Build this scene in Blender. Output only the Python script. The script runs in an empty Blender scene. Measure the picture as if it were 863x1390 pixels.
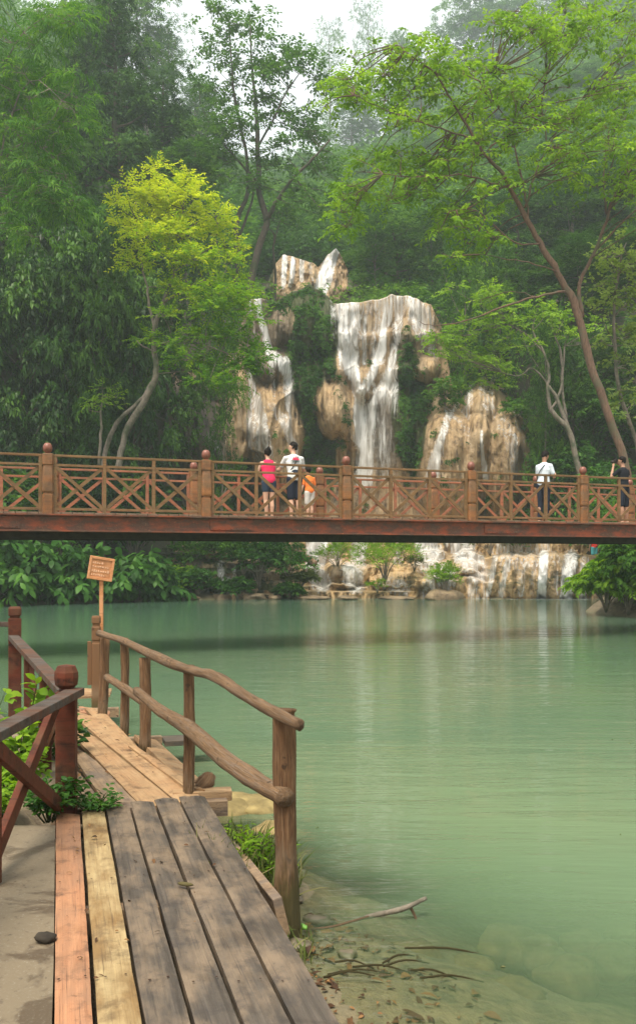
import bpy, bmesh, math, random
import numpy as np
from mathutils import Vector, Matrix

random.seed(7)
RNG = np.random.default_rng(7)
scene = bpy.context.scene
COL = scene.collection
F, CX, HY, CZ = 1300.0, 431.5, 758.0, 1.95      # focal length in photo pixels, principal column, horizon row, eye height


def P(px, py, Y):
    return Vector(((px - CX) / F * Y, Y, CZ + (HY - py) / F * Y))


def G(px, py, z):
    Y = F * (CZ - z) / (py - HY)
    return Vector(((px - CX) / F * Y, Y, z))


# ------------------------------------------------------------------ noise
def _hash(ix, iy, iz, seed):
    h = (ix * 374761393 + iy * 668265263 + iz * 2147483647 + seed * 974634777) & 0xffffffff
    h = ((h ^ (h >> 13)) * 1274126177) & 0xffffffff
    h = ((h ^ (h >> 16)) * 2246822519) & 0xffffffff
    return ((h ^ (h >> 15)) & 0xffffff) / float(0xffffff)


def vnoise(x, y, z=0.0, seed=0):
    x, y, z = np.broadcast_arrays(np.asarray(x, float), np.asarray(y, float), np.asarray(z, float))
    xi, yi, zi = np.floor(x).astype(np.int64), np.floor(y).astype(np.int64), np.floor(z).astype(np.int64)
    fx, fy, fz = x - xi, y - yi, z - zi
    fx, fy, fz = fx * fx * (3 - 2 * fx), fy * fy * (3 - 2 * fy), fz * fz * (3 - 2 * fz)
    r = 0
    for dx in (0, 1):
        for dy in (0, 1):
            for dz in (0, 1):
                w = (fx if dx else 1 - fx) * (fy if dy else 1 - fy) * (fz if dz else 1 - fz)
                r = r + w * _hash(xi + dx, yi + dy, zi + dz, seed)
    return r * 2 - 1


def fbm(x, y, z=0.0, seed=0, oct=4, gain=0.5):
    a, s, t = 1.0, 0.0, 0.0
    for o in range(oct):
        s = s + a * vnoise(np.asarray(x) * 2 ** o, np.asarray(y) * 2 ** o, np.asarray(z) * 2 ** o, seed + o * 17)
        t += a
        a *= gain
    return s / t * 1.6


def sstep(a, b, x):
    t = np.clip((np.asarray(x, float) - a) / (b - a), 0, 1)
    return t * t * (3 - 2 * t)


# ------------------------------------------------------------------ materials
class NT:
    def __init__(self, name):
        self.m = bpy.data.materials.new(name)
        self.m.use_nodes = True
        self.t = self.m.node_tree
        self.t.nodes.clear()
        self.out = self.t.nodes.new('ShaderNodeOutputMaterial')

    def n(self, typ, ins=None, **kw):
        nd = self.t.nodes.new(typ)
        for k, v in kw.items():
            setattr(nd, k, v)
        for k, v in (ins or {}).items():
            self.set(nd, k, v)
        return nd

    def set(self, nd, k, v):
        s = nd.inputs[k]
        if isinstance(v, bpy.types.NodeSocket):
            self.t.links.new(v, s)
        else:
            if hasattr(s.default_value, '__len__') and not hasattr(v, '__len__'):
                v = [v] * len(s.default_value)
            if hasattr(v, '__len__') and len(v) == 3 and len(s.default_value) == 4:
                v = (*v, 1)
            s.default_value = v

    def math(self, op, a, b=0.0, clamp=False):
        nd = self.n('ShaderNodeMath', {0: a, 1: b}, operation=op, use_clamp=clamp)
        return nd.outputs[0]

    def mix(self, f, a, b, blend='MIX'):
        nd = self.n('ShaderNodeMix', data_type='RGBA', blend_type=blend)
        for sock, v in ((nd.inputs[0], f), (nd.inputs[6], a), (nd.inputs[7], b)):
            if isinstance(v, bpy.types.NodeSocket):
                self.t.links.new(v, sock)
            elif hasattr(v, '__len__'):
                sock.default_value = (*v[:3], 1)
            else:
                sock.default_value = v
        return nd.outputs[2]

    def ramp(self, f, stops):
        nd = self.n('ShaderNodeValToRGB', {0: f})
        el = nd.color_ramp.elements
        while len(el) < len(stops):
            el.new(0.5)
        for e, (p, c) in zip(el, stops):
            e.position = p
            e.color = (*c, 1) if hasattr(c, '__len__') else (c, c, c, 1)
        return nd.outputs[0]

    def coord(self, scale=(1, 1, 1), kind='Object', loc=None):
        tc = self.n('ShaderNodeTexCoord')
        mp = self.n('ShaderNodeMapping', {0: tc.outputs[kind], 'Scale': scale})
        if loc is not None:
            self.set(mp, 'Location', loc)
        return mp.outputs[0]

    def noise(self, vec, scale=1, detail=4, rough=.55, dist=0):
        return self.n('ShaderNodeTexNoise', {'Vector': vec, 'Scale': scale, 'Detail': detail, 'Roughness': rough, 'Distortion': dist}).outputs[0]

    def attr(self, name):
        return self.n('ShaderNodeAttribute', attribute_name=name).outputs['Fac']

    def bump(self, h, strength=.5, dist=.02):
        return self.n('ShaderNodeBump', {'Height': h, 'Strength': strength, 'Distance': dist}).outputs[0]

    def bsdf(self, col, rough=.6, normal=None, **kw):
        nd = self.n('ShaderNodeBsdfPrincipled', {'Base Color': col, 'Roughness': rough})
        if normal is not None:
            self.set(nd, 'Normal', normal)
        for k, v in kw.items():
            self.set(nd, k.replace('_', ' '), v)
        return nd.outputs[0]

    def surf(self, s):
        self.t.links.new(s, self.out.inputs[0])
        return self.m


def mat_leaf(name, c0, c1, c2, trans=.35, rough=.45, spec=.14):
    t = NT(name)
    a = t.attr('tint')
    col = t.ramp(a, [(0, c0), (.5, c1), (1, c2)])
    b = t.bsdf(col, rough + .12, Specular_IOR_Level=spec)
    tl = t.n('ShaderNodeBsdfTranslucent', {0: t.mix(1, col, (1.5, 1.5, .7), 'MULTIPLY')})
    mx = t.n('ShaderNodeMixShader', {0: trans, 1: b, 2: tl.outputs[0]})
    return t.surf(mx.outputs[0])


def mat_bark(name, c0, c1, c2=None, scale=1.0):
    t = NT(name)
    v = t.coord((6 * scale, 6 * scale, 1.3 * scale))
    n1 = t.noise(v, 3, 6, .65)
    n2 = t.noise(t.coord((1, 1, 1)), 1.4 * scale, 3, .6)
    col = t.mix(t.ramp(n1, [(.35, 0), (.65, 1)]), c0, c1)
    if c2:
        col = t.mix(t.ramp(n2, [(.48, 0), (.62, 1)]), col, c2)
    return t.surf(t.bsdf(col, .85, t.bump(n1, .7, .03)))


def mat_log(name, c0, c1, c2, foot=False):
    """rough peeled pole: blotches, dark flecks, lengthwise cracks, damp mossy foot"""
    t = NT(name)
    v = t.coord()
    va = t.n('ShaderNodeCombineXYZ', {0: t.attr('along'), 1: t.attr('ca'), 2: t.attr('sa')}).outputs[0]
    sc = lambda a, b: t.n('ShaderNodeMapping', {0: va, 'Scale': (a, b, b)}).outputs[0]
    big = t.noise(sc(3.2, 1.1), 1, 5, .65, .5)
    mid = t.noise(sc(4.5, 5.5), 1, 7, .72, .6)
    fine = t.noise(sc(14, 26), 1, 3, .6)
    col = t.mix(t.ramp(big, [(.36, 0), (.60, 1)]), c0, c1)
    col = t.mix(t.ramp(mid, [(.50, 0), (.58, .9)]), col, c2)
    col = t.mix(t.ramp(mid, [(.34, .95), (.44, 0)]), col, (.035, .022, .014))
    col = t.mix(t.ramp(t.noise(v, 14, 3, .5), [(.66, 0), (.72, .85)]), col, (.05, .03, .018))
    col = t.mix(t.ramp(fine, [(.35, .5), (.55, 0)]), col, (.09, .055, .035))
    if foot:
        z = t.n('ShaderNodeSeparateXYZ', {0: v}).outputs[2]
        zz = t.math('ADD', z, t.math('MULTIPLY', t.math('SUBTRACT', big, .5), .5))
        f = t.n('ShaderNodeMapRange', {0: zz, 1: .36, 2: .22}).outputs[0]
        col = t.mix(f, col, t.mix(mid, (.045, .04, .014), (.13, .105, .04)))
        f = t.math('MULTIPLY', t.ramp(zz, [(.30, 0), (.38, .6), (.5, 0)]), mid)
        col = t.mix(f, col, (.34, .27, .18))
    h = t.math('ADD', t.math('MULTIPLY', mid, 1.6), t.math('ADD', t.math('MULTIPLY', fine, .5), big))
    return t.surf(t.bsdf(col, .78, t.bump(h, .9, .02), Specular_IOR_Level=.25))


def mat_wood(name, c0, c1, c2, stain=(.05, .035, .025), stain_amt=.5, rough=.6, grain=1.0, spec=.3):
    """grain runs along local x"""
    t = NT(name)
    rnd = t.n('ShaderNodeObjectInfo').outputs['Random']
    off = t.n('ShaderNodeCombineXYZ', {0: t.math('MULTIPLY', rnd, 31.7), 1: t.math('MULTIPLY', rnd, 17.3), 2: 0.0}).outputs[0]
    tc = t.n('ShaderNodeTexCoord').outputs['Object']
    base = t.n('ShaderNodeVectorMath', {0: tc, 1: off}, operation='ADD').outputs[0]
    v1 = t.n('ShaderNodeMapping', {0: base, 'Scale': (1.6 * grain, 34 * grain, 34 * grain)}).outputs[0]
    g = t.noise(v1, 1.0, 5, .6, .6)
    v2 = t.n('ShaderNodeMapping', {0: base, 'Scale': (2.2, 6, 6)}).outputs[0]
    big = t.noise(v2, 1.0, 4, .6)
    sp = t.noise(base, 26, 3, .6)
    col = t.mix(t.ramp(g, [(.3, 0), (.7, 1)]), c0, c1)
    col = t.mix(t.ramp(big, [(.42, 0), (.62, 1)]), col, c2)
    st = t.ramp(t.noise(base, 5.5, 6, .7), [(.52, 0), (.68, stain_amt)])
    col = t.mix(st, col, stain)
    v3 = t.n('ShaderNodeMapping', {0: base, 'Scale': (2.6 * grain, 120 * grain, 120 * grain)}).outputs[0]
    ck = t.noise(v3, 1.0, 4, .6, .3)
    col = t.mix(t.ramp(ck, [(.30, .75), (.42, 0)]), col, stain)
    col = t.mix(t.ramp(ck, [(.58, 0), (.72, .35)]), col, t.mix(1, col, (1.5, 1.45, 1.35), 'MULTIPLY'))
    pt = t.noise(base, 3.1, 7, .75, .5)
    col = t.mix(t.ramp(pt, [(.50, 0), (.62, .5)]), col, t.mix(1, col, (.55, .52, .48), 'MULTIPLY'))
    col = t.mix(t.ramp(sp, [(.66, 0), (.73, .55)]), col, stain)
    col = t.mix(t.math('MULTIPLY', rnd, .25), col, t.mix(1, col, (.6, .62, .66), 'MULTIPLY'))
    h = t.math('ADD', t.math('ADD', g, t.math('MULTIPLY', ck, .8)), t.math('MULTIPLY', sp, .5))
    return t.surf(t.bsdf(col, t.ramp(big, [(.3, rough - .1), (.7, rough + .15)]), t.bump(h, .55, .006), Specular_IOR_Level=spec))


def mat_plain(name, col, rough=.6, var=.25, scale=8, spec=.3, bump=.2, metallic=0.0):
    t = NT(name)
    n = t.noise(t.coord(), scale, 4, .6)
    dark = tuple(c * (1 - var) for c in col)
    lite = tuple(min(1, c * (1 + var * .6)) for c in col)
    c = t.mix(t.ramp(n, [(.3, 0), (.7, 1)]), dark, lite)
    return t.surf(t.bsdf(c, rough, t.bump(n, bump, .01), Specular_IOR_Level=spec, Metallic=metallic))


# ------------------------------------------------------------------ objects
def mk(name, V, Fc, mat=None, parent=None, attrs=None, smooth=True, mats=None, fmat=None):
    """V (n,3); Fc (m,k) array or list of such arrays"""
    V = np.asarray(V, dtype=np.float32).reshape(-1, 3)
    blocks = Fc if isinstance(Fc, list) and len(Fc) and isinstance(Fc[0], np.ndarray) else None
    me = bpy.data.meshes.new(name)
    if blocks is None and isinstance(Fc, list):
        me.from_pydata([tuple(v) for v in V.tolist()], [], Fc)
    else:
        if blocks is None:
            blocks = [np.asarray(Fc)]
        blocks = [b for b in blocks if len(b)]
        tot = np.concatenate([np.full(len(b), b.shape[1], dtype=np.int32) for b in blocks])
        idx = np.concatenate([b.ravel() for b in blocks]).astype(np.int32)
        me.vertices.add(len(V))
        me.vertices.foreach_set('co', V.ravel())
        me.loops.add(len(idx))
        me.loops.foreach_set('vertex_index', idx)
        me.polygons.add(len(tot))
        st = np.zeros(len(tot), dtype=np.int32)
        st[1:] = np.cumsum(tot)[:-1]
        me.polygons.foreach_set('loop_start', st)
        me.polygons.foreach_set('loop_total', tot)
        me.update(calc_edges=True)
    if smooth:
        me.polygons.foreach_set('use_smooth', [True] * len(me.polygons))
    for k, a in (attrs or {}).items():
        at = me.attributes.new(k, 'FLOAT', 'POINT')
        at.data.foreach_set('value', np.asarray(a, dtype=np.float32).ravel())
    if mats:
        for m_ in mats:
            me.materials.append(m_)
        if fmat is not None:
            me.polygons.foreach_set('material_index', np.asarray(fmat, dtype=np.int32))
    elif mat:
        me.materials.append(mat)
    me.update()
    o = bpy.data.objects.new(name, me)
    COL.objects.link(o)
    if parent is not None:
        o.parent = parent
    return o


def tag(o, label=None, cat=None, group=None, kind=None):
    if label:
        o['label'] = label
    if cat:
        o['category'] = cat
    if group:
        o['group'] = group
    if kind:
        o['kind'] = kind
    return o


def thing(name, label, cat, loc=(0, 0, 0), rotz=0.0, group=None):
    o = bpy.data.objects.new(name, None)
    o.empty_display_size = .2
    COL.objects.link(o)
    o.location = loc
    o.rotation_euler = (0, 0, rotz)
    return tag(o, label, cat, group)


def copy_tree(o, parent=None):
    c = o.copy()
    COL.objects.link(c)
    c.parent = parent
    for ch in list(o.children):
        copy_tree(ch, c)
    return c


# ------------------------------------------------------------------ geometry builders (lists of verts / faces)
class MB:
    def __init__(self):
        self.v, self.f, self.n = [], [], 0

    def add(self, V, Fs):
        V = np.asarray(V, float).reshape(-1, 3)
        self.v.append(V)
        for f in Fs:
            self.f.append(tuple(int(i) + self.n for i in f))
        self.n += len(V)
        return self

    def box(self, c, s, rot=None, bev=0.0):
        c = np.asarray(c, float)
        h = np.asarray(s, float) / 2
        if bev <= 0:
            V = np.array([(x, y, z) for x in (-1, 1) for y in (-1, 1) for z in (-1, 1)], float) * h
            Fs = [(0, 1, 3, 2), (4, 6, 7, 5), (0, 4, 5, 1), (2, 3, 7, 6), (0, 2, 6, 4), (1, 5, 7, 3)]
        else:
            bm = bmesh.new()
            bmesh.ops.create_cube(bm, size=2)
            for v in bm.verts:
                v.co = Vector((v.co.x * h[0], v.co.y * h[1], v.co.z * h[2]))
            bmesh.ops.bevel(bm, geom=list(bm.edges), offset=min(bev, min(h) * .9), segments=2, affect='EDGES', profile=.6)
            bm.verts.index_update()
            V = np.array([v.co[:] for v in bm.verts])
            Fs = [tuple(v.index for v in f.verts) for f in bm.faces]
            bm.free()
        if rot is not None:
            V = V @ np.array(rot.to_3x3()).T
        return self.add(V + c, Fs)

    def bar(self, a, b, w, h, up=(0, 0, 1), bev=0.0):
        """box from a to b, w across, h along up"""
        a, b = Vector(a), Vector(b)
        d = b - a
        x = d.normalized()
        y = Vector(up).cross(x).normalized()
        z = x.cross(y)
        R = Matrix((x, y, z)).transposed()
        return self.box((a + b) / 2, (d.length, w, h), R, bev)

    def lathe(self, c, prof, n=12, sq=0.0, rot=0.0, closed=True):
        """prof [(r,z)]; sq>0 squarish section"""
        c = np.asarray(c, float)
        V, Fs = [], []
        for r, z in prof:
            for k in range(n):
                a = 2 * math.pi * (k + .5) / n
                ca, sa = math.cos(a), math.sin(a)
                q = 1.0
                if sq > 0:
                    e = 2 + 8 * sq
                    q = 1 / ((abs(ca) ** e + abs(sa) ** e) ** (1 / e))
                x, y = r * q * ca, r * q * sa
                V.append((x * math.cos(rot) - y * math.sin(rot), x * math.sin(rot) + y * math.cos(rot), z))
        m = len(prof)
        for i in range(m - 1):
            for k in range(n):
                k2 = (k + 1) % n
                Fs.append((i * n + k, i * n + k2, (i + 1) * n + k2, (i + 1) * n + k))
        Fs.append(tuple(range(n))[::-1])
        Fs.append(tuple((m - 1) * n + k for k in range(n)))
        return self.add(np.array(V) + c, Fs)

    def tube(self, pts, rad, n=8, rough=0.0, seed=0, cap=True):
        V, Fs = tube_vf(pts, rad, n, rough, seed, cap)
        return self.add(V, Fs)

    def build(self, name, mat, parent=None, smooth=False, attrs=None):
        return mk(name, np.concatenate(self.v), self.f, mat, parent, attrs, smooth)


def smooth_path(pts, rad, sub=4):
    """Catmull-Rom"""
    pts = [np.asarray(p, float) for p in pts]
    if np.isscalar(rad):
        rad = [rad] * len(pts)
    if len(pts) < 3 or sub <= 1:
        return np.array(pts), np.array(rad, float)
    A = [2 * pts[0] - pts[1]] + pts + [2 * pts[-1] - pts[-2]]
    out, rr = [], []
    for i in range(1, len(A) - 2):
        for s in range(sub):
            t = s / sub
            p0, p1, p2, p3 = A[i - 1], A[i], A[i + 1], A[i + 2]
            out.append(.5 * ((2 * p1) + (-p0 + p2) * t + (2 * p0 - 5 * p1 + 4 * p2 - p3) * t * t + (-p0 + 3 * p1 - 3 * p2 + p3) * t ** 3))
            rr.append(rad[i - 1] * (1 - t) + rad[i] * t)
    out.append(pts[-1])
    rr.append(rad[-1])
    return np.array(out), np.array(rr)


def tube_vf(pts, rad, n=8, rough=0.0, seed=0, cap=True):
    pts = np.asarray(pts, float)
    m = len(pts)
    rad = np.full(m, rad, float) if np.isscalar(rad) else np.asarray(rad, float)
    T = np.gradient(pts, axis=0)
    T /= np.linalg.norm(T, axis=1)[:, None] + 1e-9
    up = np.array([0, 0, 1.0]) if abs(T[0][2]) < .9 else np.array([1.0, 0, 0])
    N = np.cross(T[0], up)
    N /= np.linalg.norm(N)
    V = np.zeros((m, n, 3))
    ang = np.arange(n) * 2 * math.pi / n
    for i in range(m):
        N = N - T[i] * np.dot(N, T[i])
        N /= np.linalg.norm(N) + 1e-9
        B = np.cross(T[i], N)
        r = np.full(n, rad[i])
        if rough:
            r = r * (1 + rough * fbm(np.cos(ang) * 1.3 + seed, np.sin(ang) * 1.3 + 5.1, i * .35, seed, 2))
        V[i] = pts[i] + (np.cos(ang) * r)[:, None] * N + (np.sin(ang) * r)[:, None] * B
    Fs = []
    for i in range(m - 1):
        for k in range(n):
            k2 = (k + 1) % n
            Fs.append((i * n + k, i * n + k2, (i + 1) * n + k2, (i + 1) * n + k))
    if cap:
        Fs.append(tuple(range(n))[::-1])
        Fs.append(tuple((m - 1) * n + k for k in range(n)))
    return V.reshape(-1, 3), Fs


# ------------------------------------------------------------------ leaves
def unit(a):
    return a / (np.linalg.norm(a, axis=-1, keepdims=True) + 1e-9)


def leaves(pos, dirn, nor, L, W, fold=.18, fine=False, curl=.15):
    """arrays: base position, direction, approx normal, length, width -> V, F"""
    d = unit(dirn)
    s = unit(np.cross(d, nor))
    n = np.cross(s, d)
    L = np.broadcast_to(np.asarray(L, float), (len(pos),))[:, None]
    W = np.broadcast_to(np.asarray(W, float), (len(pos),))[:, None]
    N = len(pos)
    if not fine:
        V = np.stack([pos, pos + d * L * .42 + s * W * .5 + n * L * fold * .5, pos + d * L - n * L * curl,
                      pos + d * L * .42 - s * W * .5 + n * L * fold * .5], 1)
        Fq = np.arange(N * 4).reshape(N, 4)
        return V.reshape(-1, 3), Fq, 4
    # pointed oval of 6 quads around a midrib
    rows = [(0.0, 0.02, 0), (.28, .42, .0), (.58, .5, -.04), (.84, .27, -.12), (1.0, .0, -.22)]
    P3 = []
    for (t, w, c) in rows:
        mid = pos + d * L * t + n * L * c * curl * 5
        P3.append(mid + s * W * w + n * W * w * fold)
        P3.append(mid)
        P3.append(mid - s * W * w + n * W * w * fold)
    V = np.stack(P3, 1)
    k = len(rows)
    base = np.arange(N)[:, None] * (3 * k)
    q = []
    for i in range(k - 1):
        q.append(base + np.array([3 * i, 3 * i + 1, 3 * i + 4, 3 * i + 3]))
        q.append(base + np.array([3 * i + 1, 3 * i + 2, 3 * i + 5, 3 * i + 4]))
    return V.reshape(-1, 3), np.concatenate(q), 3 * k


def spray_leaves(o, d, ln, k, L, W, droop=.3, fine=False, rng=None, tint0=None, tvar=.12, side=.8, stems=0.0, jitter=.15):
    """o,d (S,3) spray origins and directions, ln (S,) lengths, k leaves per spray in two ranks"""
    rng = rng or RNG
    S = len(o)
    d = unit(d)
    ln = np.broadcast_to(np.asarray(ln, float), (S,))
    t = (np.arange(k) + .5) / k
    t = t[None, :] + rng.normal(0, .02, (S, k))
    pos = o[:, None] + d[:, None] * (ln[:, None] * t)[..., None]
    pos[..., 2] -= droop * ln[:, None] * t * t
    tang = d[:, None] * np.ones((1, k, 1))
    tang = tang.copy()
    tang[..., 2] -= 2 * droop * t
    tang = unit(tang)
    up = np.array([0, 0, 1.0]) + rng.normal(0, .25, (S, 1, 3))
    sd = unit(np.cross(tang, up))
    sg = np.where(np.arange(k) % 2 == 0, 1.0, -1.0)[None, :, None]
    ldir = tang * (1 - side * .45) + sd * sg * side + rng.normal(0, jitter, (S, k, 3))
    ldir[..., 2] -= droop * .5
    nor = unit(np.cross(sd, tang)) * 1.0 + rng.normal(0, .35, (S, k, 3))
    nor = np.where(nor[..., 2:3] < 0, -nor, nor)
    ls = L * rng.uniform(.7, 1.25, (S, k)) * (1 - .35 * np.abs(t - .45))
    ws = ls * (W / L)
    V, Fq, per = leaves(pos.reshape(-1, 3), ldir.reshape(-1, 3), nor.reshape(-1, 3), ls.ravel(), ws.ravel(), fine=fine)
    if tint0 is None:
        tint0 = rng.uniform(.2, .8, S)
    tint = np.clip(np.broadcast_to(np.asarray(tint0, float), (S,))[:, None] + rng.normal(0, tvar, (S, k)), 0, 1)
    return V, Fq, np.repeat(tint.ravel(), per)


def join(parts):
    Vs, Fs, Ts, n = [], [], [], 0
    for V, Fq, T in parts:
        Vs.append(V)
        Fs.append(Fq + n)
        Ts.append(T)
        n += len(V)
    return np.concatenate(Vs), np.concatenate(Fs), np.concatenate(Ts)


def clump_sprays(c, r, n, rng, up=.25, inner=.35):
    """spray origins and outward dirs in an ellipsoid clump"""
    u = unit(rng.normal(0, 1, (n, 3)))
    u[:, 2] = np.where(u[:, 2] < -.35, -u[:, 2], u[:, 2])
    f = rng.uniform(inner, 1, (n, 1)) ** .6
    o = c + u * f * r
    d = u * np.array([1, 1, .6]) + rng.normal(0, .35, (n, 3))
    d[:, 2] += up
    return o, d


def mesh_leaves(name, parts, mat, parent=None):
    V, Fq, T = join(parts)
    return mk(name, V, Fq, mat, parent, {'tint': T}, smooth=False)
SKY_STRENGTH, SUN_STRENGTH, EXPOSURE, HAZE = 0.085, 5.0, 0.33, 0.00095
# ================================================================== TERRAIN
def x_edge(y):
    """x of the near-left bank's waterline"""
    return np.interp(y, [2, 3.6, 4.4, 5.2, 5.8, 6.5, 7.2, 8.5, 10, 11.5, 13, 20, 34, 40], [.6, .14, .03, -.06, -.02, -.45, -1.1, -1.9, -2.75, -3.7, -6.0, -8.6, -13.0, -16])


def y_far(x):
    """distance of the far shore"""
    return np.interp(x, [-40, -16, -13, -8, -4, -1.4, 4, 7, 13, 16, 40], [30, 36, 40, 44.3, 46, 46.8, 46.8, 46.6, 46.2, 45, 44])


def x_right(y):
    return np.interp(y, [0, 20, 26, 31, 33.5, 36, 42, 47], [9, 10.5, 11.8, 11.0, 10.0, 10.3, 12.8, 13.8])


def ground(x, y):
    x, y = np.broadcast_arrays(np.asarray(x, float), np.asarray(y, float))
    nz = fbm(x * .35, y * .35, 0, 3, 4)
    # near left bank
    s1 = (x_edge(y) + .12 * fbm(x * 1.3, y * 1.3, 2, 5, 3) - x)
    shallow = sstep(6.2, 4.2, y) * sstep(-.6, .3, x)
    h1 = np.where(s1 > 0, .30 * np.tanh(s1 * 2.0) + .0 * s1, s1 * (.42 * (1 - shallow) + .13 * shallow))
    h1 = h1 + sstep(2, 9, s1) * .5
    h1 = h1 - .17 * (h1 > 0) * sstep(-2.0, -1.75, x) * sstep(12, 9, y) * np.clip(h1 / .3, 0, 1)
    # behind the camera: rising bank
    h0 = (1.6 - y) * .25
    # far side
    d = y - y_far(x) + .5 * fbm(x * .8, y * .8, 1, 9, 2)
    low = np.where(d > 0, .55 * (1 - np.exp(-d * 1.2)) + np.minimum(d, 60) * .11, d * .5)
    # right bank
    s3 = x - x_right(y) + .3 * fbm(x * .7, y * .7, 4, 12, 2)
    h3 = np.where(s3 > 0, .8 * (1 - np.exp(-s3 * 1.0)) + .22 * np.minimum(s3, 60), s3 * .6)
    h = np.maximum(np.maximum(h1, h0), np.maximum(np.where(d > 0, low, np.maximum(low, -2.2)), np.maximum(h3, -2.2)))
    h = np.maximum(h, -2.2)
    # hill behind
    ang = x * 83 / np.maximum(y, 83)
    side_l = np.clip(-6 - ang, 0, 40) * .42 * sstep(46, 60, y)
    side_r = np.clip(ang - 13, 0, 60) * .42 * sstep(42, 60, y)
    inner = sstep(-11, -8, x) * sstep(16, 13.5, x)
    cliff = 15.2 * sstep(62.6, 64.2, y) * inner + 15.2 * sstep(50, 66, y) * (1 - inner)
    up = 3.2 * sstep(65, 80, y) + 2.2 * sstep(81, 84.5, y)
    peak = np.interp(ang, [-90, -45, -22, -8, 4, 14, 30, 60, 100], [.80, .72, .55, .36, .40, .52, .58, .62, .62])
    back = np.clip(y - 83, 0, 225) * peak
    hill = (cliff + up + back + side_l + side_r) * (y > 45)
    under = sstep(-8.5, -7.2, x) * sstep(14.3, 13.2, x) * sstep(46.2, 47.2, y) * sstep(62.5, 61.5, y)
    h = h * (1 - under) - .8 * under
    h = h + hill * (1 - under) + nz * (.03 + .5 * sstep(50, 70, y) + 1.2 * sstep(90, 120, y)) * (h > .05)
    h = h + .02 * fbm(x * 3, y * 3, 0, 8, 3)
    return h


def _axis(segs):
    out = []
    for a, b, st in segs:
        out.append(np.arange(a, b, st))
    return np.concatenate(out)


gx = _axis([(-220, -60, 6), (-60, -16, 1.2), (-16, -5, .5), (-5, 3, .10), (3, 18, .45), (18, 60, 1.2), (60, 226, 6)])
gy = _axis([(-40, 0, 4), (0, 2, .5), (2, 10, .10), (10, 16, .3), (16, 38, .7), (38, 70, .35), (70, 100, .8), (100, 180, 2), (180, 420, 12)])
GX, GY = np.meshgrid(gx, gy)
GZ = ground(GX, GY)
ny, nx = GX.shape


def grid_faces(ny, nx):
    i = np.arange(ny - 1)[:, None] * nx + np.arange(nx - 1)[None, :]
    return np.stack([i, i + 1, i + nx + 1, i + nx], -1).reshape(-1, 4)


t = NT('ground_soil')
vc = t.coord((1, 1, 1))
n1 = t.noise(vc, 1.6, 6, .65)
n2 = t.noise(vc, 9, 5, .65)
n3 = t.noise(vc, .35, 3, .5)
c = t.mix(t.ramp(n1, [(.35, 0), (.65, 1)]), (.20, .155, .10), (.085, .062, .038))
c = t.mix(t.ramp(n2, [(.5, 0), (.68, 1)]), c, (.27, .21, .13))
geo = t.n('ShaderNodeNewGeometry')
sp = t.n('ShaderNodeSeparateXYZ', {0: geo.outputs['Position']})
far = t.n('ShaderNodeMapRange', {0: sp.outputs[1], 1: 36.0, 2: 48.0}).outputs[0]
c = t.mix(far, c, t.mix(t.ramp(n2, [(.4, 0), (.6, 1)]), (.028, .035, .014), (.05, .04, .02)))
wet = t.n('ShaderNodeMapRange', {0: sp.outputs[2], 1: -.05, 2: .12}).outputs[0]
c = t.mix(wet, t.mix(t.ramp(n2, [(.35, 0), (.65, 1)]), (.20, .165, .085), (.09, .085, .045)), c)
M_GROUND = t.surf(t.bsdf(c, .8, t.bump(t.math('ADD', n1, n2), .8, .05)))
go = mk('ground', np.stack([GX, GY, GZ], -1), grid_faces(ny, nx), M_GROUND)
tag(go, 'earth bank around the pool rising into the jungle hillside', kind='structure')

# ================================================================== WATER
wx = _axis([(-20, -5, .5), (-5, 4, .12), (4, 18.01, .4)])
wy = _axis([(1, 9, .12), (9, 40, .6), (40, 50.01, .3)])
WX, WY = np.meshgrid(wx, wy)
dep = np.clip(-ground(WX, WY), 0, 3)
foam = sstep(.9, .1, np.abs(WY - np.interp(WX, [4.2, 8, 10, 13], [47.2, 46.6, 46.3, 45.9]) + .55)) * sstep(4.4, 6, WX) * sstep(13.2, 12.4, WX)
foam = np.maximum(foam, .5 * sstep(.8, .1, np.abs(WY - 45.9)) * sstep(-1, 0, WX) * sstep(4.5, 4, WX))
t = NT('pool_water')
tc = t.n('ShaderNodeTexCoord').outputs['Object']
v1 = t.n('ShaderNodeMapping', {0: tc, 'Scale': (.55, 2.6, 1), 'Rotation': (0, 0, .12)}).outputs[0]
v2 = t.n('ShaderNodeMapping', {0: tc, 'Scale': (1.7, 7.5, 1), 'Rotation': (0, 0, -.1)}).outputs[0]
v3 = t.n('ShaderNodeMapping', {0: tc, 'Scale': (.09, .2, 1)}).outputs[0]
w1 = t.noise(v1, 1.0, 3, .55, .4)
w2 = t.noise(v2, 1.0, 3, .6, .3)
cloud = t.noise(v3, 1.0, 3, .5)
h = t.math('ADD', w1, t.math('MULTIPLY', w2, .35))
amp = t.ramp(cloud, [(.3, .25), (.7, 1)])
bm_ = t.n('ShaderNodeBump', {'Height': t.math('MULTIPLY', h, amp), 'Strength': .42, 'Distance': .06}).outputs[0]
milky = t.mix(t.ramp(cloud, [(.35, 0), (.65, 1)]), (.110, .178, .104), (.142, .200, .110))
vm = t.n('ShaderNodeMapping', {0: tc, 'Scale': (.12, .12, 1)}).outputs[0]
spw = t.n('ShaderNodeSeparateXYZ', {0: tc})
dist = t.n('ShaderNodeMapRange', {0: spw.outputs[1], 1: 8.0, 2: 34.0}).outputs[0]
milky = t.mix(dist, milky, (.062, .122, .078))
fo = t.math('MULTIPLY', t.attr('foam'), t.ramp(t.noise(tc, 3.0, 4, .7), [(.35, 0), (.6, 1)]))
milky = t.mix(fo, milky, (.75, .78, .72))
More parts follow.
